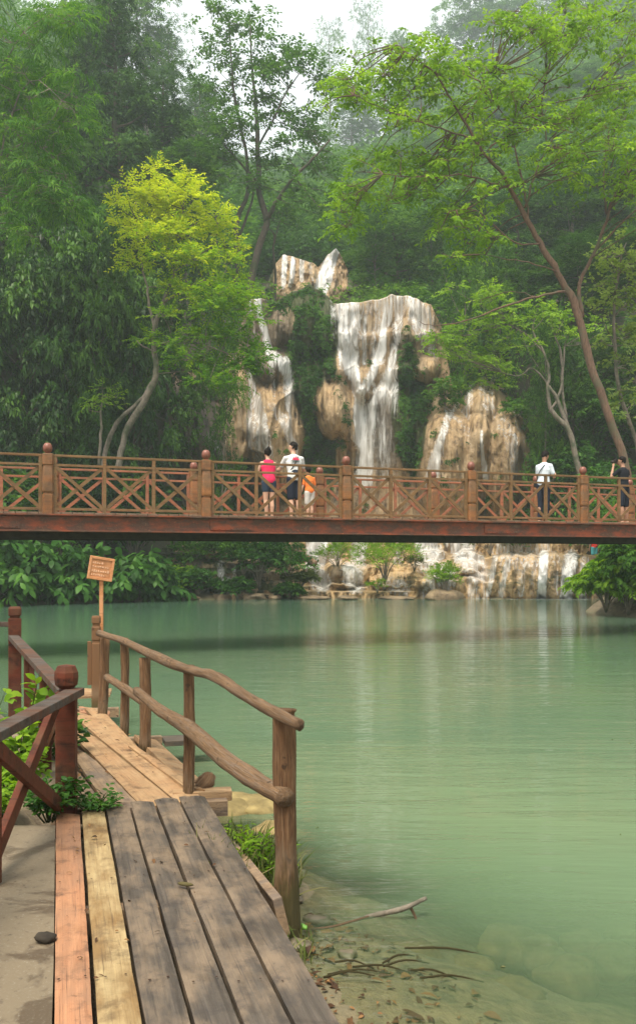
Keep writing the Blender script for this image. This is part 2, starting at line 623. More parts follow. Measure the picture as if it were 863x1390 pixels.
body = t.n('ShaderNodeBsdfPrincipled', {'Base Color': milky, 'Roughness': .07, 'IOR': 1.33, 'Normal': bm_, 'Specular IOR Level': .5}).outputs[0]
tr = t.n('ShaderNodeBsdfTransparent', {0: (.93, .97, .92)}).outputs[0]
gl = t.n('ShaderNodeBsdfGlossy', {0: (1, 1, 1), 'Roughness': .05, 'Normal': bm_}).outputs[0]
fr = t.n('ShaderNodeFresnel', {'IOR': 1.33, 'Normal': bm_}).outputs[0]
clear = t.n('ShaderNodeMixShader', {0: fr, 1: tr, 2: gl}).outputs[0]
alpha = t.math('SUBTRACT', 1.0, t.math('POWER', 2.718, t.math('MULTIPLY', t.attr('depth'), -3.4)))
alpha = t.math('MAXIMUM', alpha, fo)
M_WATER = t.surf(t.n('ShaderNodeMixShader', {0: alpha, 1: clear, 2: body}).outputs[0])
wo = mk('water', np.stack([WX, WY, WX * 0], -1), grid_faces(*WX.shape), M_WATER, attrs={'depth': dep, 'foam': foam})
tag(wo, 'milky green pool below the falls', kind='structure')

# ================================================================== CLIFFS AND FALLS
def seg_field(px, py, poly):
    """max over segments of intensity * falloff; poly [(x,y,w,I)]"""
    out = np.zeros_like(px, dtype=float)
    for (x0, y0, w0, i0), (x1, y1, w1, i1) in zip(poly[:-1], poly[1:]):
        dx, dy = x1 - x0, y1 - y0
        tt = np.clip(((px - x0) * dx + (py - y0) * dy) / (dx * dx + dy * dy + 1e-9), 0, 1)
        d = np.hypot(px - x0 - tt * dx, py - y0 - tt * dy)
        w = w0 + (w1 - w0) * tt
        out = np.maximum(out, (i0 + (i1 - i0) * tt) * np.clip(1.25 - (d / (w * .5)) ** 2 * 1.0, 0, 1))
    return out


def ell(px, py, cx, cy, rx, ry, p=1.0):
    return np.clip(1 - ((px - cx) / rx) ** 2 - ((py - cy) / ry) ** 2, 0, 1) ** (.5 * p)


def mat_trav(name, ca, cb, mid, sc=1.0, b=.9):
    t = NT(name)
    v = t.coord((1.0, 1.0, .22))
    vv = t.coord((1, 1, 1))
    n1 = t.math('ADD', t.math('MULTIPLY', t.noise(v, 1.9 * sc, 7, .7, .4), .55), t.math('MULTIPLY', t.noise(t.coord((1, 1, .7)), 1.5, 7, .72, .6), .45))
    n2 = t.noise(vv, .55, 4, .55)
    n3 = t.noise(vv, 7, 5, .7)
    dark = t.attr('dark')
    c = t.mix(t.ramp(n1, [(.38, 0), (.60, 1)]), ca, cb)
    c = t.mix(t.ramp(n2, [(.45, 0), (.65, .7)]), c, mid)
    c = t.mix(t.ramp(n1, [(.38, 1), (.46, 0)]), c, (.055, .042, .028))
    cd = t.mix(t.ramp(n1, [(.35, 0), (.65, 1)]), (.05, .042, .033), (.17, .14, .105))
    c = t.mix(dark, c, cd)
    ms = t.math('ADD', t.attr('moss'), t.math('MULTIPLY', t.math('SUBTRACT', n3, .5), .9))
    c = t.mix(t.ramp(ms, [(.35, 0), (.6, 1)]), c, t.mix(n3, (.020, .026, .009), (.085, .095, .028)))
    return t.surf(t.bsdf(c, .55, t.bump(t.math('ADD', t.math('MULTIPLY', n1, 1.5), n3), .9, .12), Specular_IOR_Level=.35))


M_ROCK = mat_trav('travertine_rock', (.16, .10, .055), (.50, .35, .19), (.40, .30, .19))
M_TERRACE = mat_trav('terrace_rock', (.30, .185, .085), (.68, .47, .24), (.50, .36, .20), 2.0)


def mat_fall(name, sx, sz, bright=.86):
    t = NT(name)
    v = t.coord((sx, sx, sz))
    n = t.noise(v, 1.0, 5, .62, .5)
    nb = t.noise(t.coord((sx * .35, sx * .35, sz * .8)), 1.0, 3, .5, .3)
    f = t.attr('flow')
    s = t.math('ADD', t.math('MULTIPLY', n, .75), t.math('MULTIPLY', nb, .35))
    a = t.math('ADD', t.math('MULTIPLY', t.math('SUBTRACT', s, .56), 3.3), t.math('SUBTRACT', t.math('MULTIPLY', f, 1.85), .50))
    a = t.math('MULTIPLY', a, 1.0, True)
    a = t.math('MULTIPLY', a, t.math('MULTIPLY', f, 3.5, True))
    b = t.bsdf((bright, bright * 1.0, bright * .985), .45, t.bump(n, .8, .08))
    tl = t.n('ShaderNodeBsdfTranslucent', {0: (bright, bright, bright)}).outputs[0]
    w = t.n('ShaderNodeMixShader', {0: .3, 1: b, 2: tl}).outputs[0]
    tr = t.n('ShaderNodeBsdfTransparent').outputs[0]
    return t.surf(t.n('ShaderNodeMixShader', {0: t.math('MULTIPLY', a, .93), 1: tr, 2: w}).outputs[0])


M_FALL = mat_fall('falling_water', 5.5, .42)
M_FALL_LOW = mat_fall('cascade_water', 7.0, .9)


def blur(A, k, axis):
    ker = np.hanning(k + 2)[1:-1]
    ker /= ker.sum()
    pad = [(0, 0), (0, 0)]
    pad[axis] = (k // 2, k - 1 - k // 2)
    B = np.pad(A, pad, mode='edge')
    return np.apply_along_axis(lambda r: np.convolve(r, ker, 'valid'), axis, B)


def make_cliff(PX, PY, D, moss, dark, flow, rock_name, rock_label, fall_name, fall_label, fallmat, back=5.0, rockmat=None):
    X = (PX - CX) / F * D
    Z = CZ + (HY - PY) / F * D
    V = np.stack([X, D, Z], -1)
    # plateau rows running back from the lip
    rows = []
    for k in (1.0, .6, .3, .12):
        r = V[0].copy()
        r[:, 1] += back * k
        r[:, 2] += .06 * back * k + .15 * fbm(r[:, 0], r[:, 1], 0, 3, 3)
        rows.append(r)
    Va = np.concatenate([np.array(rows), V], 0)
    ext = lambda A: np.concatenate([np.repeat(A[:1], 4, 0), A], 0)
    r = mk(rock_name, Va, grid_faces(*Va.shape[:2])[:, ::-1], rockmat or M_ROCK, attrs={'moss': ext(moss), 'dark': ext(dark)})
    tag(r, rock_label, kind='structure')
    # water sheet
    Db = blur(blur(D, 15, 0), 5, 1)
    Dw = np.minimum(Db - .10, D - .07)
    Xw = (PX - CX) / F * Dw
    Zw = CZ + (HY - PY) / F * Dw
    Vw = np.stack([Xw, Dw, Zw], -1)
    fc = grid_faces(*PX.shape)[:, ::-1]
    fl = flow.ravel()
    keep = fl[fc].max(1) > .03
    fc = fc[keep]
    used = np.unique(fc)
    re = np.zeros(len(fl), int)
    re[used] = np.arange(len(used))
    w = mk(fall_name, Vw.reshape(-1, 3)[used], re[fc], fallmat, attrs={'flow': fl[used]})
    tag(w, fall_label, kind='structure')
    return V, r


# ---- main cliff, about 61 m away
npx, npy = 520, 330
px = np.linspace(150, 770, npx)
lip = np.interp(px, [150, 190, 240, 300, 322, 335, 352, 375, 395, 420, 445, 452, 500, 520, 560, 585, 600, 612, 628, 655, 680, 700, 720, 770],
                [560, 535, 505, 495, 470, 408, 402, 412, 395, 388, 402, 414, 410, 404, 402, 412, 450, 520, 524, 515, 530, 545, 590, 640])
lip = lip + 3.0 * fbm(px / 14, 0, 0, 4, 3) + 7.0 * fbm(px / 9, 3, 0, 6, 3) * (px > 596)
tt = np.linspace(0, 1, npy)[:, None]
PX = np.repeat(px[None], npy, 0)
PY = lip[None] + (790 - lip[None]) * tt
wx_ = PX + 4 * fbm(PX / 30, PY / 45, 0, 21, 3)
wy_ = PY + 4 * fbm(PX / 30, PY / 45, 9, 22, 3)
D = 62.4 - 1.2 * sstep(430, 620, PY) + .0 * PX
D = D - 1.3 * sstep(320, 300, PX) * sstep(500, 620, PY)
B = []
def bulge(cx, cy, rx, ry, b, p=1.5, under=0.0):
    e = ell(wx_, wy_, cx, cy, rx, ry, p)
    B.append(b * e)
    return e
bulge(453, 556, 27, 48, 2.6)            # drip-stone mushroom left of the fall
bulge(470, 590, 20, 60, 1.6)
bulge(455, 500, 16, 30, 1.5)
bulge(493, 522, 13, 25, 1.3)
bulge(552, 455, 22, 26, 1.8)            # mossy domes right of the fall
bulge(552, 492, 24, 34, 1.5)
bulge(556, 570, 26, 70, 1.0)
bulge(575, 500, 24, 20, 1.6)
bulge(420, 440, 40, 44, 1.7)
bulge(420, 540, 30, 60, .9)
bulge(375, 600, 42, 85, 3.0)            # tan mound under the left fall
bulge(372, 500, 26, 24, 1.5)
bulge(383, 445, 22, 30, 1.2)
bulge(318, 570, 22, 75, 2.0)
bulge(312, 620, 30, 50, 2.2)
bulge(255, 575, 50, 60, 2.6)
bulge(210, 620, 60, 55, 2.2)
bulge(300, 520, 30, 40, 1.6)
bulge(614, 640, 50, 92, 5.0, 1.3)       # lower right domes
bulge(686, 640, 40, 98, 4.6, 1.3)
bulge(648, 610, 26, 66, 4.4, 1.2)
bulge(655, 560, 34, 40, 2.8)
bulge(598, 590, 18, 22, 3.0)
bulge(470, 440, 34, 60, .6)
bulge(575, 430, 30, 40, .7)
BB = np.max(np.array(B), 0)
BB = np.where(BB > 0, BB, 0)
# overhang cut below the mushrooms
cut = 1.6 * ell(wx_, wy_, 450, 622, 40, 34) + 1.4 * ell(wx_, wy_, 402, 590, 34, 60) + 1.2 * ell(wx_, wy_, 345, 640, 24, 30) + 2.5 * ell(wx_, wy_, 225, 560, 26, 26)
flute = fbm(PX / 4.5, PY / 60, 0, 31, 3) * .22 + fbm(PX / 11, PY / 75, 2, 33, 4) * .5 + fbm(PX / 7, PY / 10, 2, 34, 3) * .09
for (ly, amp_, x0_, x1_) in [(452, .35, 450, 600), (500, .5, 455, 560), (532, .35, 470, 545), (486, .4, 355, 400), (575, .4, 340, 410), (590, .3, 575, 715)]:
    yy_ = ly + 6 * fbm(PX / 12, 0, 0, ly, 3)
    D = D - amp_ * sstep(yy_ - 5, yy_ + 1, wy_) * sstep(yy_ + 34, yy_ + 6, wy_) * sstep(x0_ - 6, x0_ + 6, PX) * sstep(x1_ + 6, x1_ - 6, PX)
D = D - BB + cut + flute * (.5 + .5 * (BB > .3))
D[0:1] += .2
# moss and dark fields
moss = np.zeros_like(D)
for (cx, cy, rx, ry, w) in [(415, 450, 46, 75, 1.0), (425, 520, 34, 80, .9), (418, 610, 50, 60, 1.0), (556, 560, 26, 90, 1.0), (550, 480, 18, 40, .5),
                            (390, 400, 30, 26, 1), (590, 560, 14, 40, .3), (405, 640, 60, 40, 1), (700, 560, 24, 30, .6), (340, 660, 80, 40, .6),
                            (180, 540, 60, 60, .8), (735, 640, 40, 70, .8), (345, 500, 16, 30, .5)]:
    moss = np.maximum(moss, w * np.clip(ell(wx_, wy_, cx, cy, rx, ry) * 1.6, 0, 1))
for (cx, cy, rx, ry, w) in [(453, 555, 28, 50, 1), (375, 598, 38, 72, 1), (617, 640, 46, 82, 1), (684, 635, 40, 82, 1), (372, 470, 18, 40, .8), (493, 520, 16, 30, 1),
                            (383, 440, 16, 26, .6), (575, 505, 18, 14, .8), (470, 600, 14, 60, .8)]:
    moss = moss * (1 - w * np.clip(ell(wx_, wy_, cx, cy, rx * 1.1, ry * 1.1, 2) * 2, 0, 1))
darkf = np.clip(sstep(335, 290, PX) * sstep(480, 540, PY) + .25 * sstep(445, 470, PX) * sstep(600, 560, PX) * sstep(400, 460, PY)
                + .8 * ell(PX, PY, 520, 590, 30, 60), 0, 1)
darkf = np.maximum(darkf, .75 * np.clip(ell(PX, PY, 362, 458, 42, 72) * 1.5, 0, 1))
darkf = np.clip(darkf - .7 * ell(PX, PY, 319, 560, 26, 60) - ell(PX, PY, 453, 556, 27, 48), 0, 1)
flow = np.zeros_like(D)
jit = PX + 2.0 * fbm(PX / 12, PY / 30, 3, 41, 2)
for poly in [
    [(470, 412, 46, .72), (470, 450, 38, .85), (474, 492, 30, .95), (482, 512, 20, .95), (486, 550, 15, 1), (492, 600, 24, .95), (495, 650, 34, .95)],
    [(486, 416, 26, .55), (490, 450, 18, .6), (494, 490, 14, .55)],
    [(512, 408, 34, .55), (514, 450, 30, .42), (512, 490, 26, .5)],
    [(528, 406, 18, .75), (524, 440, 14, .85), (519, 473, 14, .9), (507, 500, 14, .95), (492, 538, 12, .95), (490, 570, 12, .9)],
    [(540, 404, 34, .75), (541, 430, 18, .65), (540, 458, 14, .8), (532, 490, 16, .85), (522, 525, 18, .85), (504, 552, 18, .85), (497, 590, 22, .85), (496, 640, 30, .8)],
    [(562, 406, 40, .68), (572, 430, 38, .62), (582, 470, 26, .55), (590, 490, 10, .3)],
    [(532, 500, 26, .6), (530, 530, 26, .6), (525, 570, 26, .42), (522, 640, 34, .42)],
    [(456, 416, 10, .7), (452, 440, 8, .5)],
    [(503, 520, 14, .6), (512, 545, 26, .5), (515, 600, 30, .4)],
    # left falls
    [(340, 408, 12, .5), (342, 452, 10, .45)],
    [(349, 404, 12, .8), (356, 440, 11, .9), (366, 478, 12, .95), (382, 492, 22, .85), (391, 510, 17, .8), (393, 545, 14, .55), (394, 575, 10, .3)],
    [(368, 484, 12, .8), (371, 520, 8, .5), (373, 540, 8, .3)],
    [(338, 505, 10, .5), (345, 545, 24, .7), (352, 590, 34, .68), (356, 620, 40, .6)],
    [(366, 545, 14, .4), (384, 570, 16, .6), (398, 605, 14, .7), (404, 640, 14, .5)],
    [(262, 530, 12, .55), (246, 560, 12, .5), (240, 590, 10, .3)],
    [(285, 590, 10, .5), (305, 625, 12, .6), (318, 660, 12, .4)],
    # lower right domes
    [(608, 560, 12, .8), (600, 590, 14, .85), (592, 620, 20, .85), (585, 660, 24, .7)],
    [(604, 556, 10, .5), (625, 572, 10, .5), (640, 600, 16, .3), (645, 650, 16, .3)],
    [(652, 585, 5, .8), (654, 610, 6, .95), (660, 650, 9, .95)],
    [(640, 520, 12, .7), (636, 545, 18, .5), (630, 562, 20, .4)],
    [(658, 515, 18, .45), (662, 550, 26, .45)],
    [(672, 560, 26, .35), (690, 590, 30, .40), (700, 640, 22, .45)],
    [(700, 555, 12, .4), (708, 600, 10, .5), (712, 650, 8, .5)],
    [(620, 548, 8, .8), (615, 560, 10, .6)],
]:
    flow = np.maximum(flow, seg_field(jit, PY, poly))
flow = flow * (.9 + .28 * fbm(PX / 3.2, PY / 90, 0, 47, 3))
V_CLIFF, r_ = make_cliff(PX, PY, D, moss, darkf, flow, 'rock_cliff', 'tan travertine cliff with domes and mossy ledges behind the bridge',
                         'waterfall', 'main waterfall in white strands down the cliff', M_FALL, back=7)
CLIFF = dict(PX=PX, PY=PY, D=D, moss=moss, flow=flow)

# ---- upper fall, about 83 m away
px = np.linspace(360, 480, 160)
lip = np.interp(px, [360, 374, 384, 400, 420, 432, 445, 456, 464, 480], [392, 358, 346, 349, 355, 362, 346, 338, 348, 386]) + fbm(px / 6, 0, 0, 44, 2)
tt = np.linspace(0, 1, 120)[:, None]
PX = np.repeat(px[None], 120, 0)
PY = lip[None] + (430 - lip[None]) * tt
D = 83.5 - 2.0 * ell(PX, PY, 400, 385, 32, 42) - 1.6 * ell(PX, PY, 440, 400, 24, 50) - 1.5 * sstep(350, 430, PY) + .5 * fbm(PX / 6, PY / 14, 0, 45, 4)
flow = np.zeros_like(D)
for poly in [[(387, 346, 9, .9), (385, 375, 9, .85), (384, 390, 8, .6)], [(398, 348, 7, .8), (397, 370, 9, .9), (394, 388, 9, .6)], [(410, 352, 8, .7), (409, 380, 8, .55)],
             [(456, 338, 13, 1.2), (446, 360, 19, 1.2), (440, 380, 22, 1.2), (432, 402, 20, 1.1), (428, 415, 14, .8)], [(420, 356, 6, .5), (424, 380, 6, .4)]]:
    flow = np.maximum(flow, seg_field(PX, PY, poly))
mo = np.clip(sstep(466, 478, PX) + sstep(376, 366, PX) + .9 * sstep(390, 420, PY) * (flow < .3), 0, 1)
make_cliff(PX, PY, D, mo, np.zeros_like(D), flow, 'rock_cliff_upper', 'small tan rock step above the main falls', 'waterfall_upper',
           'upper waterfall glimpsed between the trees', M_FALL, back=4)

# ---- low terraces between the pool and the main falls
px = np.linspace(205, 812, 560)
npy = 190
tt = np.linspace(0, 1, npy)[:, None]
PX = np.repeat(px[None], npy, 0)
top = np.interp(px, [205, 300, 400, 560, 640, 665, 700, 780, 812], [745, 738, 735, 732, 732, 738, 738, 738, 742])
PY = top[None] + (816 - top[None]) * tt
dn = 3.2 * fbm(PX / 22, 0, 0, 51, 3) + 1.2 * fbm(PX / 5, 0, 1, 52, 2)
D = np.full_like(PX, 46.6)
def tier(x0, x1, levels, fade=8):
    """levels [(py, extra distance above this row)]"""
    w = sstep(x0 - fade, x0 + fade, PX) * sstep(x1 + fade, x1 - fade, PX)
    s = np.zeros_like(PX)
    for (yy, dd) in levels:
        s = s + dd * sstep(yy + 1.6, yy - 1.0, PY + dn * (yy < 800))
    return w * s
D = D + tier(190, 400, [(806, .5), (792, 1.0), (776, 1.2), (762, 1.5), (749, 2.5)])
D = D + tier(400, 558, [(802, 1.8), (794, 1.6), (769, 1.5), (765, 2.2)])
D = D + tier(558, 664, [(786, 1.0), (776, 1.2), (765, 1.2), (751, 2.5)])
D = D + tier(664, 820, [(753, 6.0)])
for (cx, cy, rx, ry, b) in [(420, 745, 20, 30, 1), (470, 780, 30, 20, 1.2), (540, 790, 40, 14, .9), (600, 792, 30, 18, .8), (620, 770, 34, 12, .8),
                            (700, 785, 44, 36, .8), (752, 785, 26, 34, .9), (785, 785, 18, 30, .7), (300, 780, 40, 20, .8), (250, 800, 30, 12, .6), (380, 800, 30, 12, .7), (320, 755, 30, 12, .8)]:
    D = D - b * ell(PX, PY, cx, cy, rx, ry)
D = D + .26 * fbm(PX / 6, PY / 22, 0, 53, 4) + .05 * fbm(PX / 2.5, PY / 6, 0, 54, 3)
D = np.where(PY > 813, D.clip(None, 46.6), D)
moss = np.clip(.75 * sstep(400, 380, PX) * (fbm(PX / 15, PY / 8, 0, 55, 3) > .0) + .5 * (fbm(PX / 9, PY / 7, 0, 56, 3) > .45), 0, 1)
moss = blur(blur(moss, 5, 0), 5, 1)
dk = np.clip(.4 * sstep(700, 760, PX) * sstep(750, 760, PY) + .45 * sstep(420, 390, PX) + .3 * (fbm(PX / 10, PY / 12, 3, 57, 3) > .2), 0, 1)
flow = np.zeros_like(D)
for poly in [
    [(432, 733, 34, .95), (430, 752, 34, .9), (428, 762, 34, .75)], [(400, 740, 12, .4), (400, 752, 10, .3)],
    [(455, 734, 20, .6), (455, 760, 24, .5)], [(488, 735, 26, .75), (486, 764, 30, .6)], [(540, 734, 24, .5), (540, 760, 20, .4)],
    [(425, 776, 30, .85), (436, 790, 34, .7)], [(475, 776, 34, .75), (482, 792, 34, .7)], [(520, 790, 26, .45), (545, 800, 30, .5)],
    [(575, 734, 34, .75), (585, 752, 40, .7)], [(625, 733, 44, .8), (630, 752, 40, .7)], [(575, 762, 40, .55), (590, 774, 40, .5)],
    [(640, 764, 44, .65), (650, 780, 40, .6)], [(600, 782, 50, .6), (590, 800, 56, .5)], [(645, 790, 40, .45), (650, 806, 40, .45)],
    [(672, 756, 10, .6), (668, 780, 10, .7), (662, 806, 10, .6)], [(690, 756, 14, .5), (684, 780, 12, .6), (680, 808, 12, .6)],
    [(710, 756, 16, .35), (706, 806, 14, .45)], [(738, 753, 16, 1), (736, 780, 14, 1), (734, 812, 14, 1)],
    [(775, 756, 24, .7), (770, 780, 20, .85), (768, 812, 20, .85)], [(793, 760, 16, .5), (790, 812, 14, .6)], [(755, 756, 12, .3), (754, 806, 8, .35)],
    [(722, 756, 10, .4), (721, 806, 8, .35)],
    [(300, 764, 12, .5), (300, 780, 12, .6)], [(318, 768, 8, .4), (318, 782, 8, .4)], [(310, 792, 30, .5), (300, 806, 26, .3)], [(262, 806, 26, .5), (250, 811, 20, .3)],
    [(700, 739, 90, .45), (720, 747, 90, .4)],
]:
    flow = np.maximum(flow, seg_field(PX, PY, poly))
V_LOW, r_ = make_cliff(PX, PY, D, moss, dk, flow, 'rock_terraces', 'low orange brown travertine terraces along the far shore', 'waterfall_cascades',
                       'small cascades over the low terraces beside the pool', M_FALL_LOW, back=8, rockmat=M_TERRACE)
# ================================================================== WOOD AND PAINT
M_PLANK_TAN = mat_wood('plank_tan', (.29, .18, .095), (.44, .29, .155), (.34, .20, .10), (.10, .06, .035), .75)
M_PLANK_RED = mat_wood('plank_pinkish', (.36, .165, .085), (.46, .235, .125), (.31, .165, .095), (.09, .05, .035), .8)
M_PLANK_YEL = mat_wood('plank_yellow', (.33, .24, .12), (.45, .34, .175), (.22, .135, .055), (.10, .06, .03), .7)
M_PLANK_GREY = mat_wood('plank_grey', (.052, .042, .034), (.110, .090, .072), (.19, .14, .095), (.05, .042, .038), .8)
M_PLANK_WORN = mat_wood('plank_worn', (.26, .17, .10), (.38, .26, .155), (.17, .13, .10), (.09, .06, .045), .8)
M_LOG = mat_log('peeled_log', (.125, .062, .028), (.24, .125, .058), (.32, .19, .10), True)
M_LOG_PALE = mat_log('peeled_rail', (.19, .11, .055), (.33, .20, .105), (.27, .20, .145))
M_POST_RED = mat_wood('dark_red_paint', (.075, .020, .011), (.135, .034, .016), (.105, .045, .024), (.02, .012, .009), .75, .7, .3, .2)
M_RAIL_GREYED = mat_wood('weathered_rail', (.05, .043, .038), (.115, .10, .088), (.11, .055, .035), (.025, .018, .015), .8, .75, 1.0, .2)
M_BR_FRONT = mat_wood('bridge_wood_front', (.155, .080, .032), (.25, .135, .056), (.18, .11, .05), (.07, .045, .025), .5, .5, .6)
M_BR_POST = mat_wood('bridge_post_varnish', (.21, .080, .026), (.32, .135, .042), (.18, .095, .042), (.06, .03, .018), .5, .45, .6, .45)
M_BR_BACK = mat_wood('bridge_wood_red', (.30, .10, .052), (.42, .16, .085), (.26, .12, .065), (.10, .05, .03), .5, .5, .6)
M_BALL = mat_plain('finial_red_brown', (.19, .065, .04), .4, .4, 12, .5)

t = NT('rusty_red_paint')
tc = t.n('ShaderNodeTexCoord').outputs['Object']
n1 = t.noise(t.n('ShaderNodeMapping', {0: tc, 'Scale': (1, 1, 2.2)}).outputs[0], 2.6, 7, .7)
n2 = t.noise(tc, 18, 4, .7)
sp = t.n('ShaderNodeSeparateXYZ', {0: tc})
c = t.mix(t.ramp(n1, [(.40, 0), (.56, 1)]), (.22, .048, .016), (.075, .034, .02))
c = t.mix(t.ramp(n1, [(.58, 0), (.70, 1)]), c, (.15, .085, .05))
c = t.mix(t.ramp(n2, [(.62, 0), (.72, .7)]), c, (.42, .15, .055))
M_RUST = t.surf(t.bsdf(c, .7, t.bump(n2, .5, .01)))
M_DARKSTEEL = mat_plain('dark_underside_steel', (.035, .028, .02), .8, .5)
M_DECK = mat_wood('bridge_deck_board', (.16, .10, .06), (.26, .17, .10), (.18, .13, .09))


def squircle_post(h, r, ball=True):
    m = MB()
    m.lathe((0, 0, 0), [(r, 0), (r, h * .30), (r * .82, h * .31), (r * .80, h * .33), (r, h * .345), (r * 1.04, h * .37), (r * 1.04, h * .56), (r * .94, h * .68), (r * .84, h * .74),
                        (r * .82, h * .755), (r, h * .77), (r, h * .925), (r * .8, h * .935)], 16, .5)
    return m


# ================================================================== FOOTBRIDGE
BR_O = (-2.26, 19.5, 0)
BR_ANG = math.atan2(4.8, 11.58)
BAY = 3.13
ZB, ZD = 2.79, 2.80
bridge = thing('footbridge', 'long wooden footbridge with crossed railings on a rusty red steel beam over the pool', 'bridge', BR_O, BR_ANG)
I0, I1 = -3, 5
X0, X1 = I0 * BAY, I1 * BAY


def beam(y, name, label=None):
    m = MB()
    m.box(((X0 + X1) / 2, y, 2.635), (X1 - X0, .03, .29))
    m.box(((X0 + X1) / 2, y, 2.785), (X1 - X0, .20, .03), bev=.004)
    m.box(((X0 + X1) / 2, y, 2.478), (X1 - X0, .20, .03), bev=.004)
    o = m.build(name, M_RUST, bridge)
    # splice plates with rivets
    pl = MB()
    for xx in (X0 + 5.3, X0 + 9.9, X0 + 16.4, X0 + 21.6):
        pl = MB()
        pl.box((xx, y - .025, 2.635), (.9, .02, .22), bev=.003)
        for rx in np.linspace(-.38, .38, 7):
            for rz in (-.08, .08):
                pl.lathe((xx + rx, y - .035, 2.635 + rz), [(.0, -.012), (.014, -.008), (.014, .008), (0, .012)], 6)
        pl.build('splice_plate', M_RUST, o)
    return o


beam(-.02, 'main_beam')
beam(2.62, 'main_beam')
m = MB()
m.box(((X0 + X1) / 2, .30, 2.40), (X1 - X0, .14, .12))
m.box(((X0 + X1) / 2, 2.30, 2.40), (X1 - X0, .14, .12))
for k in range(int((X1 - X0) / 1.56) + 1):
    m.box((X0 + .1 + k * 1.56, 1.3, 2.52), (.12, 2.4, .13))
m.build('cross_girder', M_DARKSTEEL, bridge)
m = MB()
for k in range(int((X1 - X0) / .21) + 2):
    m.box((X0 + .1 + k * .21, 1.3, 2.822), (.195, 2.56, .035), bev=.004)
m.build('deck', M_DECK, bridge)

post_mesh = {}
for row, (yy, pm, rm) in enumerate([(.06, M_BR_POST, M_BR_FRONT), (2.56, M_BR_POST, M_BR_BACK)]):
    zt = 3.945 - (.03 if row else 0)
    for i in range(I0, I1 + 1):
        off = 0 if row == 0 else .42
        xx = i * BAY + off
        if row not in post_mesh:
            p = squircle_post(1.24, .105).build('post', pm, bridge, smooth=False)
            b = MB().lathe((0, 0, 1.155), [(.05, 0), (.05, .03), (.075, .045), (.088, .09), (.090, .13), (.076, .172), (.05, .205), (0, .215)], 14).build('finial', M_BALL, p, smooth=True)
            post_mesh[row] = (p, b)
            q, fb = p, b
        else:
            q = post_mesh[row][0].copy()
            COL.objects.link(q)
            fb = post_mesh[row][1].copy()
            COL.objects.link(fb)
            fb.parent = q
        q.location = (xx, yy, 2.80 - (.0 if row == 0 else -.0))
    # railing panel of each bay
    m = MB()
    w_, L = .06, BAY - .21
    m.box((0, 0, zt - .02), (L, .075, .045), bev=.008)
    m.box((0, 0, zt - .20), (L, .05, .045), bev=.005)
    m.box((0, 0, 2.90), (L, .055, .05), bev=.005)
    for bx in (-L / 2 + .03, -L / 6, L / 6, L / 2 - .03):
        m.box((bx, -.002, (2.80 + zt) / 2 - .01), (.065, .062, zt - 2.80 - .02), bev=.005)
    pan = m.build('railing_panel', rm, bridge)
    c = MB()
    bw = L / 3
    for s in (-1, 1):
        c.bar((-bw / 2 + .04, .012 * s, 2.93), (bw / 2 - .04, .012 * s, zt - .23), .066, .022, (0, 1, 0)) if s > 0 else \
            c.bar((-bw / 2 + .04, .012 * s, zt - .23), (bw / 2 - .04, .012 * s, 2.93), .066, .022, (0, 1, 0))
    cb = c.build('cross_brace', rm, pan)
    cb.location = (-bw, 0, 0)
    for k in (0, 1):
        c2 = cb.copy()
        COL.objects.link(c2)
        c2.location = (bw * k, 0, 0)
    for i in range(I0, I1):
        q = pan if i == I0 else copy_tree(pan, bridge)
        q.location = ((i + .5) * BAY + (.42 if row else 0), yy, 0)
# support columns off frame on the banks
for xx in (X0 + .5, X1 - .5):
    for yy in (.3, 2.3):
        MB().box((xx, yy, 1.3), (.3, .3, 2.2), bev=.02).build('pier', M_DARKSTEEL, bridge)

# ================================================================== BOARDWALK
DZ = .35
dock = thing('boardwalk', 'weathered plank boardwalk leading from the bank out over the green water', 'boardwalk', (0, 0, 0))


M_NAIL = mat_plain('rusty_nail', (.05, .025, .015), .6, .3, 40, .3, .1, .5)


